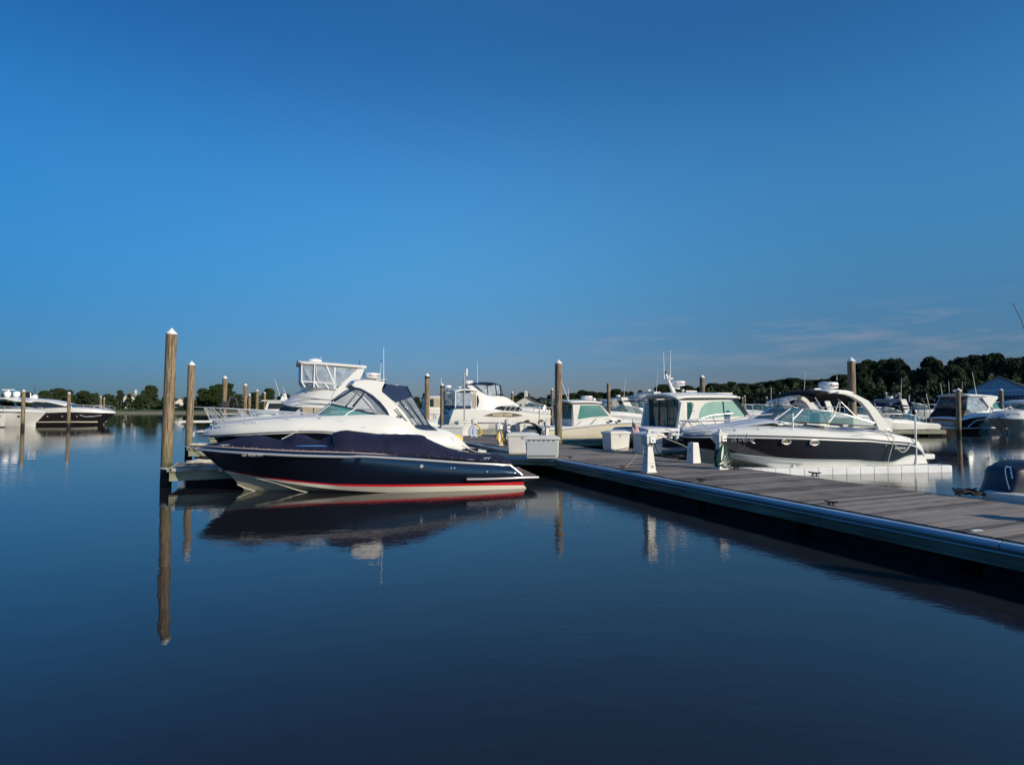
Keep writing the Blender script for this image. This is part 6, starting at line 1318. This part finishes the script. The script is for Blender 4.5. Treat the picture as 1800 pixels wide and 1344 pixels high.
# ------------------------------------------------------------------ right side boats
def black_transom_boat():
    B = Boat('motor_boat', 36.5, 45.8, rad(16), 'cruiser with a black canvas stern and lettered transom behind the dark piling', 'boat')
    L_ = 7.6; x0 = -2.7; B.e.scale = (.96, .94, .96)
    st = [0, .18, .4, .62, .8, .93, 1]
    hb = (1.55, 1.65, 1.65, 1.5, 1.15, .6, .04); X = [x0+L_*s for s in st]
    sh = [('L', x, z, h) for x, z, h in zip(X, (1.0, 1.25, 1.35, 1.42, 1.5, 1.58, 1.62), hb)]
    cm = [('L', x, .42, h*.97) for x, h in zip(X, hb)]; wl = [('L', x-(.5*s if s > .7 else 0), 0, h*.88) for x, h, s in zip(X, hb, st)]
    kl = [('L', x*.95, -.5, .02) for x in X]
    B.skin('hull', [kl, wl, cm, sh], [BLACK], n=30, cap_start=True, smooth=45)
    top = [('L', x, q[2]+(.05, .28, .42, .45, .35, .15, .03)[i], q[3]*.9) for i, (x, q) in enumerate(zip(X, sh))]
    B.skin('deck_moulding', [sh, top], WHITE, n=30, smooth=45); B.roof('deck', top, DECKW, .08, .04, n=24)
    B.tube('boot_stripe', [('L', x, .40, h*.99) for x, h in zip(X, hb)], .04, CAPW, both=True)
    B.tube('wave_stripe', [('L', x0+.6, .5, 1.66), ('L', x0+1.5, 1.0, 1.68), ('L', x0+3.2, 1.12, 1.62), ('L', x0+5.2, 1.2, 1.4)], .035, CAPW, both=True, curve=True)
    b = MB(); b.box((x0-.55, 0, .42), (1.3, 3.0, .13), bev=.05); b.build('swim_platform', WHITE, B.e)
    # sloping black canvas back
    b = MB(); P = [[Vector((x0+.05, y, .55)) for y in (-1.35, 0, 1.35)], [Vector((x0+.45, y, 1.35)) for y in (-1.4, 0, 1.4)], [Vector((x0+1.0, y, 1.95)) for y in (-1.3, 0, 1.3)]]
    b.grid(P); b.build('aft_canvas', CANVASB, B.e, 40, .04)
    b = MB(); b.grid([[Vector((x0+1.0, y, 1.95)) for y in (-1.3, 0, 1.3)], [Vector((x0+1.35, y, 2.95)) for y in (-1.1, 0, 1.1)]]); b.build('aft_curtain', mat('smoked_vinyl', (.08, .07, .07), .15, alpha=.85), B.e, 40, .02)
    for sg in (-1, 1):
        b = MB(); b.tube([(x0+.95, sg*1.33, 1.9), (x0+1.35, sg*1.15, 2.95)], .05, 8); b.build('curtain_edge', VINYL, B.e)
        b = MB(); f = [b.bm.verts.new(p) for p in ((x0+1, sg*1.32, 1.95), (x0+1.4, sg*1.18, 2.95), (x0+3.6, sg*1.2, 2.95), (x0+3.2, sg*1.4, 1.7), (x0+1.5, sg*1.5, 1.5))]; b.face(f); b.build('side_curtain', VINYL, B.e, 0, .01)
        b = MB(); f = [(x0+2.9, 1.55), (x0+3.3, 2.1), (x0+2.6, 2.85), (x0+4.2, 3.0), (x0+4.4, 2.85), (x0+3.75, 2.3), (x0+3.6, 1.6)]
        lo = [b.bm.verts.new((x, sg*1.42, z)) for x, z in f]; hi = [b.bm.verts.new((x, sg*1.30, z)) for x, z in f]; b.face(lo); b.face(hi[::-1])
        for i in range(len(f)): b.face([lo[i], lo[(i+1) % len(f)], hi[(i+1) % len(f)], hi[i]])
        b.build('radar_arch', WHITE, B.e, 30)
        b = MB(); f = [b.bm.verts.new(p) for p in ((x0+3.7, sg*1.3, 1.75), (x0+4.3, sg*1.2, 2.7), (x0+5.6, sg*.7, 1.85))]; b.face(f); b.build('side_window', TEAL, B.e, 0, .02)
    b = MB(); b.grid([[Vector((x, y, 2.95+.16*(1-(y/1.3)**2)+(.04 if 1 < x-x0 < 4 else -.03))) for y in (-1.3, -.8, 0, .8, 1.3)] for x in (x0+1.2, x0+1.6, x0+2.8, x0+4.0, x0+4.5)]); b.build('hardtop', WHITE, B.e, 50, .1)
    b = MB(); b.box((x0-.015, -.1, .72), (.03, 1.9, .42)); tp = b.build('name_panel', mat('name_panel_blue', (.10, .16, .22), .4), B.e)
    rg = random.Random(3)
    b = MB()
    for i in range(9):
        if i == 4: continue
        y = .62-.17*i; b.box((x0-.04, y, .72), (.012, .028, .24)); b.box((x0-.04, y-.045, .72+rg.choice((-.1, 0, .1))), (.012, .07, .03))
    b.build('lettering', mat('letter_pale_blue', (.35, .48, .55), .4), tp)
    q = (x0+2.2, .3, 3.35); B.radar(q, .3, .2, txt=False); B.whip('antenna', (x0+1.3, .9, 3.05), (x0+1.15, .9, 4.1), .02); B.whip('antenna', (x0+1.45, .4, 3.05), (x0+1.4, .4, 4.3), .018); B.whip('antenna', (x0+2.7, -.9, 3.05), (x0+2.3, -.9, 5.0), .022)
black_transom_boat()

def white_bow_boat():
    Y0 = 42; B = Boat('motor_boat', AT(1810, 713, Y0).x, Y0, rad(16), 'cream hulled boat whose bow enters at the right edge of the photo', 'boat')
    sh = R('D5', [(1540, 806, .04), (1600, 812, .5), (1700, 816, .9), (1800, 818, 1.2), (1950, 822, 1.4), (2200, 830, 1.5)])
    top = R('D5', [(1542, 800, .03), (1610, 785, .4), (1700, 760, .75), (1800, 742, 1.0), (1950, 740, 1.2), (2200, 760, 1.3)])
    wl = R('D5', [(1620, 905, .04), (1680, 915, .35), (1750, 920, .7), (1830, 925, 1.0), (1950, 930, 1.2), (2200, 935, 1.3)])
    xs = [q.x for q in B.pts(wl)]; B.skin('hull', [[('L', x+.2, -.5, .02) for x in xs], wl, sh], mat('hull_grey_cream', (.42, .42, .36), .3, coat=.2), n=30, cap_end=True, smooth=45)
    B.skin('deck_moulding', [sh, top], WHITE, n=30, cap_end=True, smooth=45); B.roof('deck', top, DECKW, .1, .04, n=20)
    B.rail(R('D5', [(1560, 715, .3), (1640, 690, .6), (1680, 710, .7), (1760, 770, 1.0)]), [R('D5', [(1600, 790, .4), (1600, 700, .4)]), R('D5', [(1660, 775, .7), (1655, 695, .6)])], .03)
    B.roof('windshield', R('D5', [(1850, 745, .8), (1900, 690, .8), (1980, 660, .8)]), TEAL, .1, .02, n=6)
    B.roof('hardtop', R('D5', [(1890, 665, 1.0), (1930, 645, 1.1), (2000, 632, 1.2), (2200, 640, 1.2)]), WHITE, .1, .06, n=8)
white_bow_boat()

# generic small craft for the far rows
def small_boat(px, Y, ang, L_, label, hull=WHITE, style='cruiser', canv=CANVAS2, name='motor_boat', out=False, z=0, group='small boats in the far rows'):
    q = AT(px, 713, Y); B = Boat(name, q.x, Y, rad(ang), label, 'boat', group); s = L_/8.0
    X = [-4*s, -2.4*s, -.6*s, 1.2*s, 2.6*s, 3.5*s, 4*s]; hb = [1.2*s, 1.3*s, 1.32*s, 1.15*s, .78*s, .38*s, .03]
    sh = [('L', x, zz*s, h) for x, zz, h in zip(X, (.85, .92, 1.0, 1.1, 1.22, 1.3, 1.34), hb)]
    wl = [('L', x*.94, 0, h*.82) for x, h in zip(X, hb)]; kl = [('L', x*.9, -.4, .02) for x in X]
    B.skin('hull', [kl, wl, sh], hull, n=22, cap_start=True, smooth=45)
    top = [('L', x, zz*s, h*.86) for x, zz, h in zip(X, (.98, 1.06, 1.25, 1.42, 1.42, 1.38, 1.35), hb)]
    B.skin('deck_moulding', [sh, top], WHITE, n=22, cap_start=True, smooth=45); B.roof('deck', top, DECKW, .07*s, .04, n=16)
    if style in ('cruiser', 'arch', 'open'):
        ws = B.skin('windshield', [[('L', 1.5*s, 1.5*s, .02), ('L', 1.2*s, 1.45*s, .6*s), ('L', .1*s, 1.25*s, 1.1*s), ('L', -1.0*s, 1.15*s, 1.12*s)], [('L', .7*s, 2.0*s, .02), ('L', .5*s, 2.0*s, .5*s), ('L', -.3*s, 1.85*s, .9*s), ('L', -1.0*s, 1.6*s, 1.05*s)]], WSD, n=12, smooth=60)
        B.tube('windshield_frame', [('L', .7*s, 2.0*s, .02), ('L', .5*s, 2.0*s, .5*s), ('L', -.3*s, 1.85*s, .9*s), ('L', -1.0*s, 1.6*s, 1.05*s)], .03*s, CAPW, both=True, parent=ws)
    if style == 'arch' or style == 'cruiser':
        for sg in (-1, 1):
            b = MB(); f = [(-2.6*s, 1.05*s), (-1.7*s, 1.05*s), (-1.0*s, 2.4*s), (-.9*s, 2.6*s), (-1.6*s, 2.6*s)]
            lo = [b.bm.verts.new((x, sg*1.1*s, zz)) for x, zz in f]; hi = [b.bm.verts.new((x, sg*1.0*s, zz)) for x, zz in f]; b.face(lo); b.face(hi[::-1])
            for i in range(5): b.face([lo[i], lo[(i+1) % 5], hi[(i+1) % 5], hi[i]])
            b.build('radar_arch', WHITE, B.e, 30)
        b = MB(); b.box((-1.25*s, 0, 2.6*s), (.7*s, 2.2*s, .1*s), bev=.02); b.build('arch_top', WHITE, B.e)
        b = MB(); b.grid([[Vector((x*s, y*s, (zz+.1*(1-y*y))*s)) for y in (-1, -.5, 0, .5, 1)] for x, zz in ((-.95, 2.5), (0, 2.3), (.55, 2.0))]); b.build('canopy', canv, B.e, 50, .03)
        b = MB(); b.grid([[Vector((x*s, y*1.05*s, zz*s)) for y in (-1, -.5, 0, .5, 1)] for x, zz in ((-1.6, 2.55), (-2.4, 2.4), (-3.3, 1.1))]); b.build('aft_canvas', canv, B.e, 50, .03)
        B.radar((-1.25*s, 0, 2.72*s), .25, .18, txt=False, post=.06); B.whip('antenna', (-1.4*s, .8*s, 2.65*s), (-1.6*s, .8*s, 4.4*s), .018)
    if style == 'pilot':
        b = MB(); b.frustum(1.6*s, 1.05*s, 1.1*s, 1.2*s, .95*s, 2.5*s, c=(-.6*s, 0), bev=.05); b.build('wheelhouse', WHITE, B.e, 30)
        for sg in (-1, 1):
            b = MB(); b.frustum(1.15*s, .03, 1.72*s, 1.0*s, .03, 2.32*s, c=(-.6*s, sg*1.0*s)); b.build('side_window', DARKG, B.e)
        b = MB(); b.frustum(.03, .7*s, 1.72*s, .03, .66*s, 2.3*s, c=(-1.99*s, 0)); b.build('aft_window', DARKG, B.e)
        b = MB(); b.box((-.7*s, 0, 2.58*s), (3.3*s, 2.2*s, .12*s), bev=.04); b.build('wheelhouse_roof', WHITE, B.e)
        b = MB(); b.frustum(.35*s, .3*s, 2.64*s, .22*s, .2*s, 3.1*s, c=(-.2*s, 0)); b.build('mast_base', WHITE, B.e); B.radar((-.2*s, 0, 3.15*s), .24, .18, txt=False, post=.08)
        B.whip('antenna', (-.5*s, .5*s, 2.6*s), (-1.2*s, .5*s, 4.9*s), .02); B.whip('antenna', (.1*s, -.5*s, 2.6*s), (-.3*s, -.5*s, 4.0*s), .02)
    if style == 'open':
        b = MB(); b.grid([[Vector((x*s, y*s, (2.35+.12*(1-y*y))*s)) for y in (-1, -.5, 0, .5, 1)] for x in (-2.2, -1.2, -.2)]); b.build('bimini_top', canv, B.e, 50, .03)
        for sg in (-1, 1):
            b = MB(); b.tube([(-1.8*s, sg*1.1*s, 1.0*s), (-2.1*s, sg*s, 2.35*s)], .02, 6); b.tube([(-1.0*s, sg*1.1*s, 1.05*s), (-.3*s, sg*s, 2.35*s)], .02, 6); b.build('bimini_frame', STEEL, B.e)
    rp = [('L', 1.6*s, 1.95*s, 1.05*s), ('L', 2.6*s, 2.0*s, .72*s), ('L', 3.5*s, 2.02*s, .36*s), ('L', 4.0*s, 2.02*s, .03)]
    B.rail(rp, [[('L', x*s, 1.4*s, h*s), ('L', (x+.05)*s, 1.98*s, h*s)] for x, h in ((1.7, .95), (2.4, .75), (3.0, .52), (3.5, .33))], .018)
    if out:
        b = MB(); b.box((-4.25*s, 0, .95), (.34, .42, .42), bev=.08); ob = b.build('outboard_motor', RUBBER, B.e); b = MB(); b.frustum(.1, .08, -.3, .13, .1, .76, c=(-4.2*s, 0)); b.build('outboard_leg', RUBBER, ob)
    return B
small_boat(503, 62, 20, 8.2, 'distant white trawler style boat with a small wheelhouse and mast left of the flybridge', WHITE, 'pilot')
small_boat(1100, 54, 205, 8.5, 'white boat with rows of fishing gear behind the striped flag', WHITE, 'open', CANVAS2)
small_boat(1118, 63, 205, 11, 'white cruiser with grey clear curtains left of the pilothouse doors', WHITE, 'cruiser', VINYL)
small_boat(1066, 60, 200, 9, 'white boat with a slanted windshield right of the mossy piling', WHITE, 'cruiser', VINYL)
small_boat(1372, 46, 200, 8.8, 'white cruiser with clear curtains above the black cruiser foredeck', WHITE, 'arch', VINYL)
small_boat(1335, 60, 200, 9, 'far white boat right of the pilothouse windshield', WHITE, 'open', CANVAS2)
small_boat(1420, 64, 205, 9, 'far white boat with navy top under the black cruiser canopy', WHITE, 'cruiser', CANVAS2)
small_boat(1548, 47, 206, 8.0, 'white runabout with a dark blue canopy right of the radar arch', WHITE, 'cruiser', CANVAS2, out=True)
small_boat(1510, 44, 200, 8, 'white open boat showing under the radar arch', WHITE, 'open', CANVASB)
small_boat(1584, 41, 205, 6.2, 'white outboard boat with a black motor on its transom at the right finger', WHITE, 'open', CANVAS2, out=True)
small_boat(1556, 44.6, 86, 7.0, 'white boat showing its square transom beside the black canvas cruiser', WHITE, 'open', CANVAS2, out=True)
small_boat(1660, 66, 200, 9, 'far boat with dark canvas left of the black transom cruiser', WHITE, 'arch', CANVASB)
small_boat(1600, 72, 200, 10, 'farthest low boat before the right wood', WHITE, 'open', CANVASB)
small_boat(1775, 66, 200, 10, 'far boat before the boathouse windows', WHITE, 'open', CANVAS2)
small_boat(1850, 64, 200, 10, 'boat beyond the right edge behind the cream bow', WHITE, 'arch', CANVASB)
small_boat(940, 82, 205, 10, 'far white boat between the yacht bow and the cottage', WHITE, 'open', CANVAS2)
for i, (px, Y, h, lb) in enumerate([(1355.5, 70, 681, 'left tallest'), (1370.5, 72, 689, 'middle'), (1378.3, 74, 694, 'right shortest')]):
    a = AT(px, 712, Y); c = AT(px, h, Y); line('antenna', [Vector((a.x, Y, 1.2)), c], .045, STEEL, f'{lb} one of three thin masts before the wooded rise', 'mast', False)
for px, Y, h, lb in ((1598, 60, 694, 'thin pale mast with a lamp above the outboard boats'), (1628, 62, 692, 'thin slanted rod right of the lamp mast'), (1624.5, 58, 705, 'short brown pole right of the lamp mast')):
    line('mast', [Vector((AT(px, 712, Y).x+(.5 if 'slanted' in lb else 0), Y, 1.0)), AT(px, h, Y)], .05, STEEL if 'brown' not in lb else TEAK, lb, 'mast', False)
line('fishing_rod', [AT(1808, 600, 10.6), AT(1795, 562, 10.6), AT(1780, 533, 10.6)], .006, RUBBER, 'thin dark rod tip leaning in at the right edge above the trees', 'rod', False)

def far_dock(px0, px1, Y, label, h=.5, m=FASCIA2):
    a = AT(px0, 713, Y); c = AT(px1, 713, Y); e = empty('far_dock', ((a.x+c.x)/2, Y, 0), 0, label, 'dock'); w_ = c.x-a.x
    b = MB(); b.box((0, .8, h), (w_, 1.7, .08)); b.build('deck_boards', DECK, e, 0)
    b = MB(); b.box((0, -.08, h-.14), (w_, .06, .24)); b.build('fascia_board', m, e, 0)
    b = MB(); x = -w_/2+.5
    while x < w_/2-1: b.box((x+.8, .8, .05), (1.6, 1.5, .7)); x += 2.2
    b.build('float', DARKU, e, 0)
far_dock(1562, 1660, 39.5, 'far finger dock with a pale edge beneath the outboard boats', .42)
far_dock(1500, 1990, 78, 'long far dock before the right wood')
far_dock(1290, 1500, 84, 'long far dock below the wooded rise')

# ------------------------------------------------------------------ left boats
def left_dark():
    B = Boat('motor_boat', AT(120, 713, 63).x, 63, rad(8), 'sleek dark hulled cruiser with a white top and blue windshield at the far left', 'boat')
    sh = R('A', [(150, 475, 1.6), (400, 470, 1.9), (700, 462, 1.95), (900, 472, 1.7), (1080, 490, 1.0), (1218, 512, .05)])
    bot = R('A', [(150, 520, 1.6), (400, 516, 1.9), (700, 505, 1.98), (900, 508, 1.75), (1080, 512, 1.05), (1216, 518, .05)])
    wl = R('A', [(150, 648, 1.5), (400, 642, 1.75), (700, 640, 1.7), (880, 640, 1.3), (1000, 636, .7), (1085, 625, .04)])
    m_ = R('A', [(150, 605, 1.55), (400, 605, 1.8), (700, 603, 1.8), (890, 604, 1.4), (1030, 604, .8), (1110, 600, .04)])
    xs = [q.x for q in B.pts(wl)]; B.skin('hull', [[('L', x, -.6, .02) for x in xs], wl, m_, bot], [BLACK], n=36, cap_start=True, smooth=50)
    B.tube('boot_stripe', [(q[0], q[1]+.8, q[2]+.03) for q in m_[:-1]], .05, CREAM2, both=True, curve=True)
    B.skin('deck_moulding', [bot, sh], WHITE, n=36, cap_start=True, smooth=50); B.roof('deck', sh, DECKW, .1, .04, n=24)
    # coupe roof
    c0 = R('A', [(330, 470, 1.6), (500, 468, 1.65), (620, 462, 1.5), (760, 455, .9), (790, 450, .05)])
    c1 = R('A', [(360, 385, 1.2), (450, 400, 1.35), (560, 410, 1.3), (690, 440, .85), (780, 445, .04)])
    B.skin('saloon_window', [c0, c1], DARKG, n=20, smooth=50)
    B.roof('coupe_roof', R('A', [(140, 372, 1.1), (250, 378, 1.3), (350, 385, 1.4), (520, 402, 1.4), (690, 440, 1.2)]), WHITE, .20, .10, n=20)
    B.roof('windshield', R('A', [(560, 405, 1.0), (650, 428, .95), (770, 450, .7)]), mat('blue_windshield', (.02, .09, .24), .08), .22, .05, n=8)
    q = B.at(367/6, 640+345/6, 0); b = MB(); b.lathe([(.18, -.34), (.26, -.22), (.28, .08), (.2, .22), (.06, .27)], (q.x, 0, q.z), 18); b.build('satellite_dome', CAPW, B.e)
    B.whip('mast', B.at(325/6, 640+380/6, .3), B.at(322/6, 640+300/6, .3), .08); B.whip('antenna', B.at(368/6, 640+300/6, .6), B.at(366/6, 640+220/6, .6), .03, RUBBER)
    B.rail(R('A', [(800, 432, 1.8), (950, 435, 1.6), (1080, 450, 1.1), (1190, 480, .2)]), [R('A', [(880, 470, 1.75), (880, 434, 1.7)]), R('A', [(965, 470, 1.6), (1010, 438, 1.4)]), R('A', [(1080, 485, 1.1), (1130, 462, .8)])], .03)
    B.tube('hull_accent', R('A', [(840, 535, 1.9), (900, 552, 1.75), (980, 550, 1.45), (1070, 538, 1.1)]), .035, STEEL, curve=True)
    for u in (500, 655, 810, 955):
        b = MB(); ico(b.bm, B.at(u/6, 640+550/6, 1.93 if u < 900 else 1.5), .08, 1); b.build('hull_light', CHROME, B.e)
left_dark()
def left_white():
    B = Boat('motor_boat', AT(0, 713, 57).x-.5, 57, rad(8), 'white hulled cruiser at the left edge, cut off by the photo frame', 'boat')
    sh = R('A', [(-700, 490, 1.7), (-300, 490, 1.9), (0, 492, 1.9), (220, 496, 1.5), (360, 500, .9), (485, 510, .05)])
    wl = R('A', [(-700, 655, 1.6), (-300, 655, 1.7), (0, 655, 1.6), (150, 648, 1.1), (280, 635, .5), (375, 620, .04)])
    xs = [q.x for q in B.pts(wl)]; B.skin('hull', [[('L', x, -.6, .02) for x in xs], wl, sh], WHITE, n=36, cap_start=True, smooth=50)
    tp = R('A', [(-700, 470, 1.6), (-300, 470, 1.7), (0, 475, 1.7), (220, 482, 1.35), (360, 492, .8), (480, 508, .04)])
    B.skin('deck_moulding', [sh, tp], WHITE, n=30, smooth=50); B.roof('deck', tp, DECKW, .1, .04, n=24)
    B.tube('dark_stripe', R('A', [(-400, 502, 1.92), (0, 504, 1.92), (220, 508, 1.5)]), .05, RUBBER, both=True)
    for u, hb in ((200, 1.5), (-10, 1.88)):
        B.panel('hull_window', [q+(hb,) for q in R('A', [(u-25, 545), (u, 538), (u+25, 545), (u, 552)])], DARKG, .03)
    c0 = R('A', [(-700, 475, 1.5), (-200, 475, 1.5), (0, 478, 1.4), (150, 480, .9), (200, 480, .05)]); c1 = R('A', [(-700, 390, 1.3), (-200, 390, 1.3), (-60, 400, 1.2), (30, 430, .8), (100, 445, .05)])
    B.skin('saloon_window', [c0, c1], DARKG, n=20, smooth=50)
    B.roof('hardtop', R('A', [(-500, 375, 1.4), (-100, 372, 1.5), (30, 360, 1.4), (150, 385, 1.3), (330, 400, 1.0)]), WHITE, .10, .10, n=14)
    for u in (78, 146):
        q = B.at(u/6, 640+310/6, 0); b = MB(); b.lathe([(.18, -.34), (.28, -.2), (.30, .08), (.22, .2), (.08, .25)], (q.x, 0 if u < 100 else .4, q.z), 18); b.build('satellite_dome', CAPW, B.e)
    q = B.at(90/6, 640+270/6, 0); b = MB(); b.box(q, (1.1, .12, .1), bev=.02); b.tube([q, q+Vector((0, 0, -1.2))], .07, 8); b.build('radar_array', CAPW, B.e)
    B.rail(R('A', [(-200, 445, 1.8), (100, 448, 1.6), (300, 458, 1.0), (430, 480, .3)]), [[R('A', [(u, 490, h)])[0], R('A', [(u+8, 450, h)])[0]] for u, h in ((40, 1.8), (190, 1.4), (290, 1.0))], .03)
left_white()

# ------------------------------------------------------------------ skiff with outboard at the right edge
def skiff():
    ts = t_of(AT(1748, 713, 10.1))[0]; a = W(ts, WIDTH+.28+.82); B = Boat('motor_boat', a.x, a.y, math.atan2(-WD.y, -WD.x), 'small open boat moored along the far side of the walkway at the right edge', 'boat')
    X = (0, 1.2, 2.6, 4.0, 5.0, 5.5); hb = (.80, .84, .82, .68, .36, .03)
    sh = [('L', x, .62+.02*x, h) for x, h in zip(X, hb)]; wl = [('L', x*.96, 0, h*.85) for x, h in zip(X, hb)]; kl = [('L', x*.9, -.3, .02) for x in X]
    B.skin('hull', [kl, wl, sh], WHITE, n=30, cap_start=True, smooth=45)
    inn = [('L', x+.02, .62+.02*x+.02, max(.02, h-.16)) for x, h in zip(X, hb)]
    B.skin('gunwale', [sh, inn], WHITE, n=30, smooth=45)
    B.roof('cockpit_sole', [('L', x, .30, max(.02, h-.17)) for x, h in zip(X, hb)], GREYP, .0, .03, n=16)
    B.skin('cockpit_side', [inn, [('L', q[1], .28, q[3]) for q in inn]], WHITE, n=30, smooth=45)
    B.box('swim_step', (-.22, -.45, .46), (.45, .5, .05), WHITE, bev=.015)
    # outboard
    Yc = 9.95; c = AT(1790, 868, Yc); e = empty('outboard_motor', (c.x, Yc, c.z), TA*.3, 'large dark outboard motor with a pale curved stripe at the right edge', 'outboard motor')
    s = Yc/1000*1.0
    prof = [(1733, 866), (1741, 853), (1747, 838), (1748, 826), (1754, 818), (1762, 817), (1770, 812), (1790, 807.5), (1812, 807), (1826, 812), (1831, 830), (1830, 868)]
    x0 = c.x
    def sec(yy, sc):
        out = []
        for px, py in prof:
            q = AT(px, py, Yc); out.append(Vector(((q.x-x0)*sc, yy, (q.z-c.z)*(.5+.5*sc))))
        return out
    b = MB(); rows = [sec(y, k) for y, k in ((-.30, .78), (-.27, .88), (-.18, .94), (.18, .94), (.27, .88), (.30, .78))]; V = b.grid(rows)
    b.face(V[0]); b.face(V[-1][::-1]); b.face([r[0] for r in V]); 
    b.build('cowling', mat('outboard_cowl', (.018, .020, .034), .42), e, 50)
    def fr(px, py, y=-.312, sc=.80):
        q = AT(px, py, Yc+y); return Vector((q.x-x0, y, q.z-c.z))
    K = 1/12.217; P = [fr(1680+u*K, 780+v*K, -.305, .82) for u, v in ((1040, 490), (960, 480), (930, 540), (940, 640), (970, 780), (1010, 900), (1030, 965))]
    b = MB(); b.tube(cr(P, 24), .011, 6); b.build('stripe', mat('stripe_blue', (.10, .20, .38), .5), e)
    q = fr(1768, 829, -.312, .82); text_part('lettering', 'YAMAHA', .052, Matrix.Translation(q) @ Matrix.Rotation(math.pi/2, 4, 'X') @ Matrix.Rotation(-1.40, 4, 'Z'), LETB, e, shear=.2, xs=1.0)
    b = MB(); b.frustum(.20, .16, -.75, .26, .22, .0, c=(0.05, 0)); b.build('midsection', RUBBER, e)
    b = MB(); b.box((.2, 0, -.12), (.5, .3, .25), bev=.03); b.build('transom_bracket', RUBBER, e)
skiff()

# pilings, boxes and pedestals added out of frame to shadow the walkway
for t, s, lb in ((-5.6, 3.3, 'unseen piling added outside the right edge to shadow the walkway'), (-8.0, 3.4, 'second unseen piling added outside the right edge for its shadow')):
    q = W(t, s); piling(q.x, q.y, 3.9, .14, lb)
for t, s_, lb in ((-1.9, 2.1, 'unseen dock box added just outside the right edge for its shadow'), (-4.6, 1.9, 'unseen dock box added further outside the right edge for its shadow')):
    q = W(t, s_); e = dock_box(893, 797.5, .9, .6, .70, TA, lb, group='dock boxes added out of frame for shadow'); e.location = (q.x, q.y, ZD)
for t, s_, lb in ((-.6, 2.5, 'unseen power pedestal added just outside the right edge for its shadow'), (-3.3, 2.6, 'unseen power pedestal added further outside the right edge for its shadow')):
    q = W(t, s_); e = pedestal(1140, 829, lb); e['group'] = 'power pedestals added out of frame for shadow'; e.location = (q.x, q.y, ZD)

for P, m_, r_, lb in (([AT(1153, 762, 14.0), AT(1175, 772, 15.5), AT(1200, 782, 17), AT(1215, 790, 18.5)], ROPE, .007, 'thin pale line sagging from the nearest pedestal toward the marker pylon'),
                      ([AT(1277, 770, 14.2), AT(1290, 786, 14.8), AT(1306, 788, 15.6), AT(1313, 762, 16.9)], ROPEB, .010, 'dark shore power cord from the hose pedestal to the black cruiser'),
                      ([AT(1150, 770, 14.0), AT(1158, 795, 14.6), AT(1190, 806, 16.0)], ROPEB, .010, 'dark cord drooping from the nearest pedestal to the far edge cleat')):
    line('mooring_line' if m_ is ROPE else 'electric_cable', P, r_, m_, lb, 'cable')
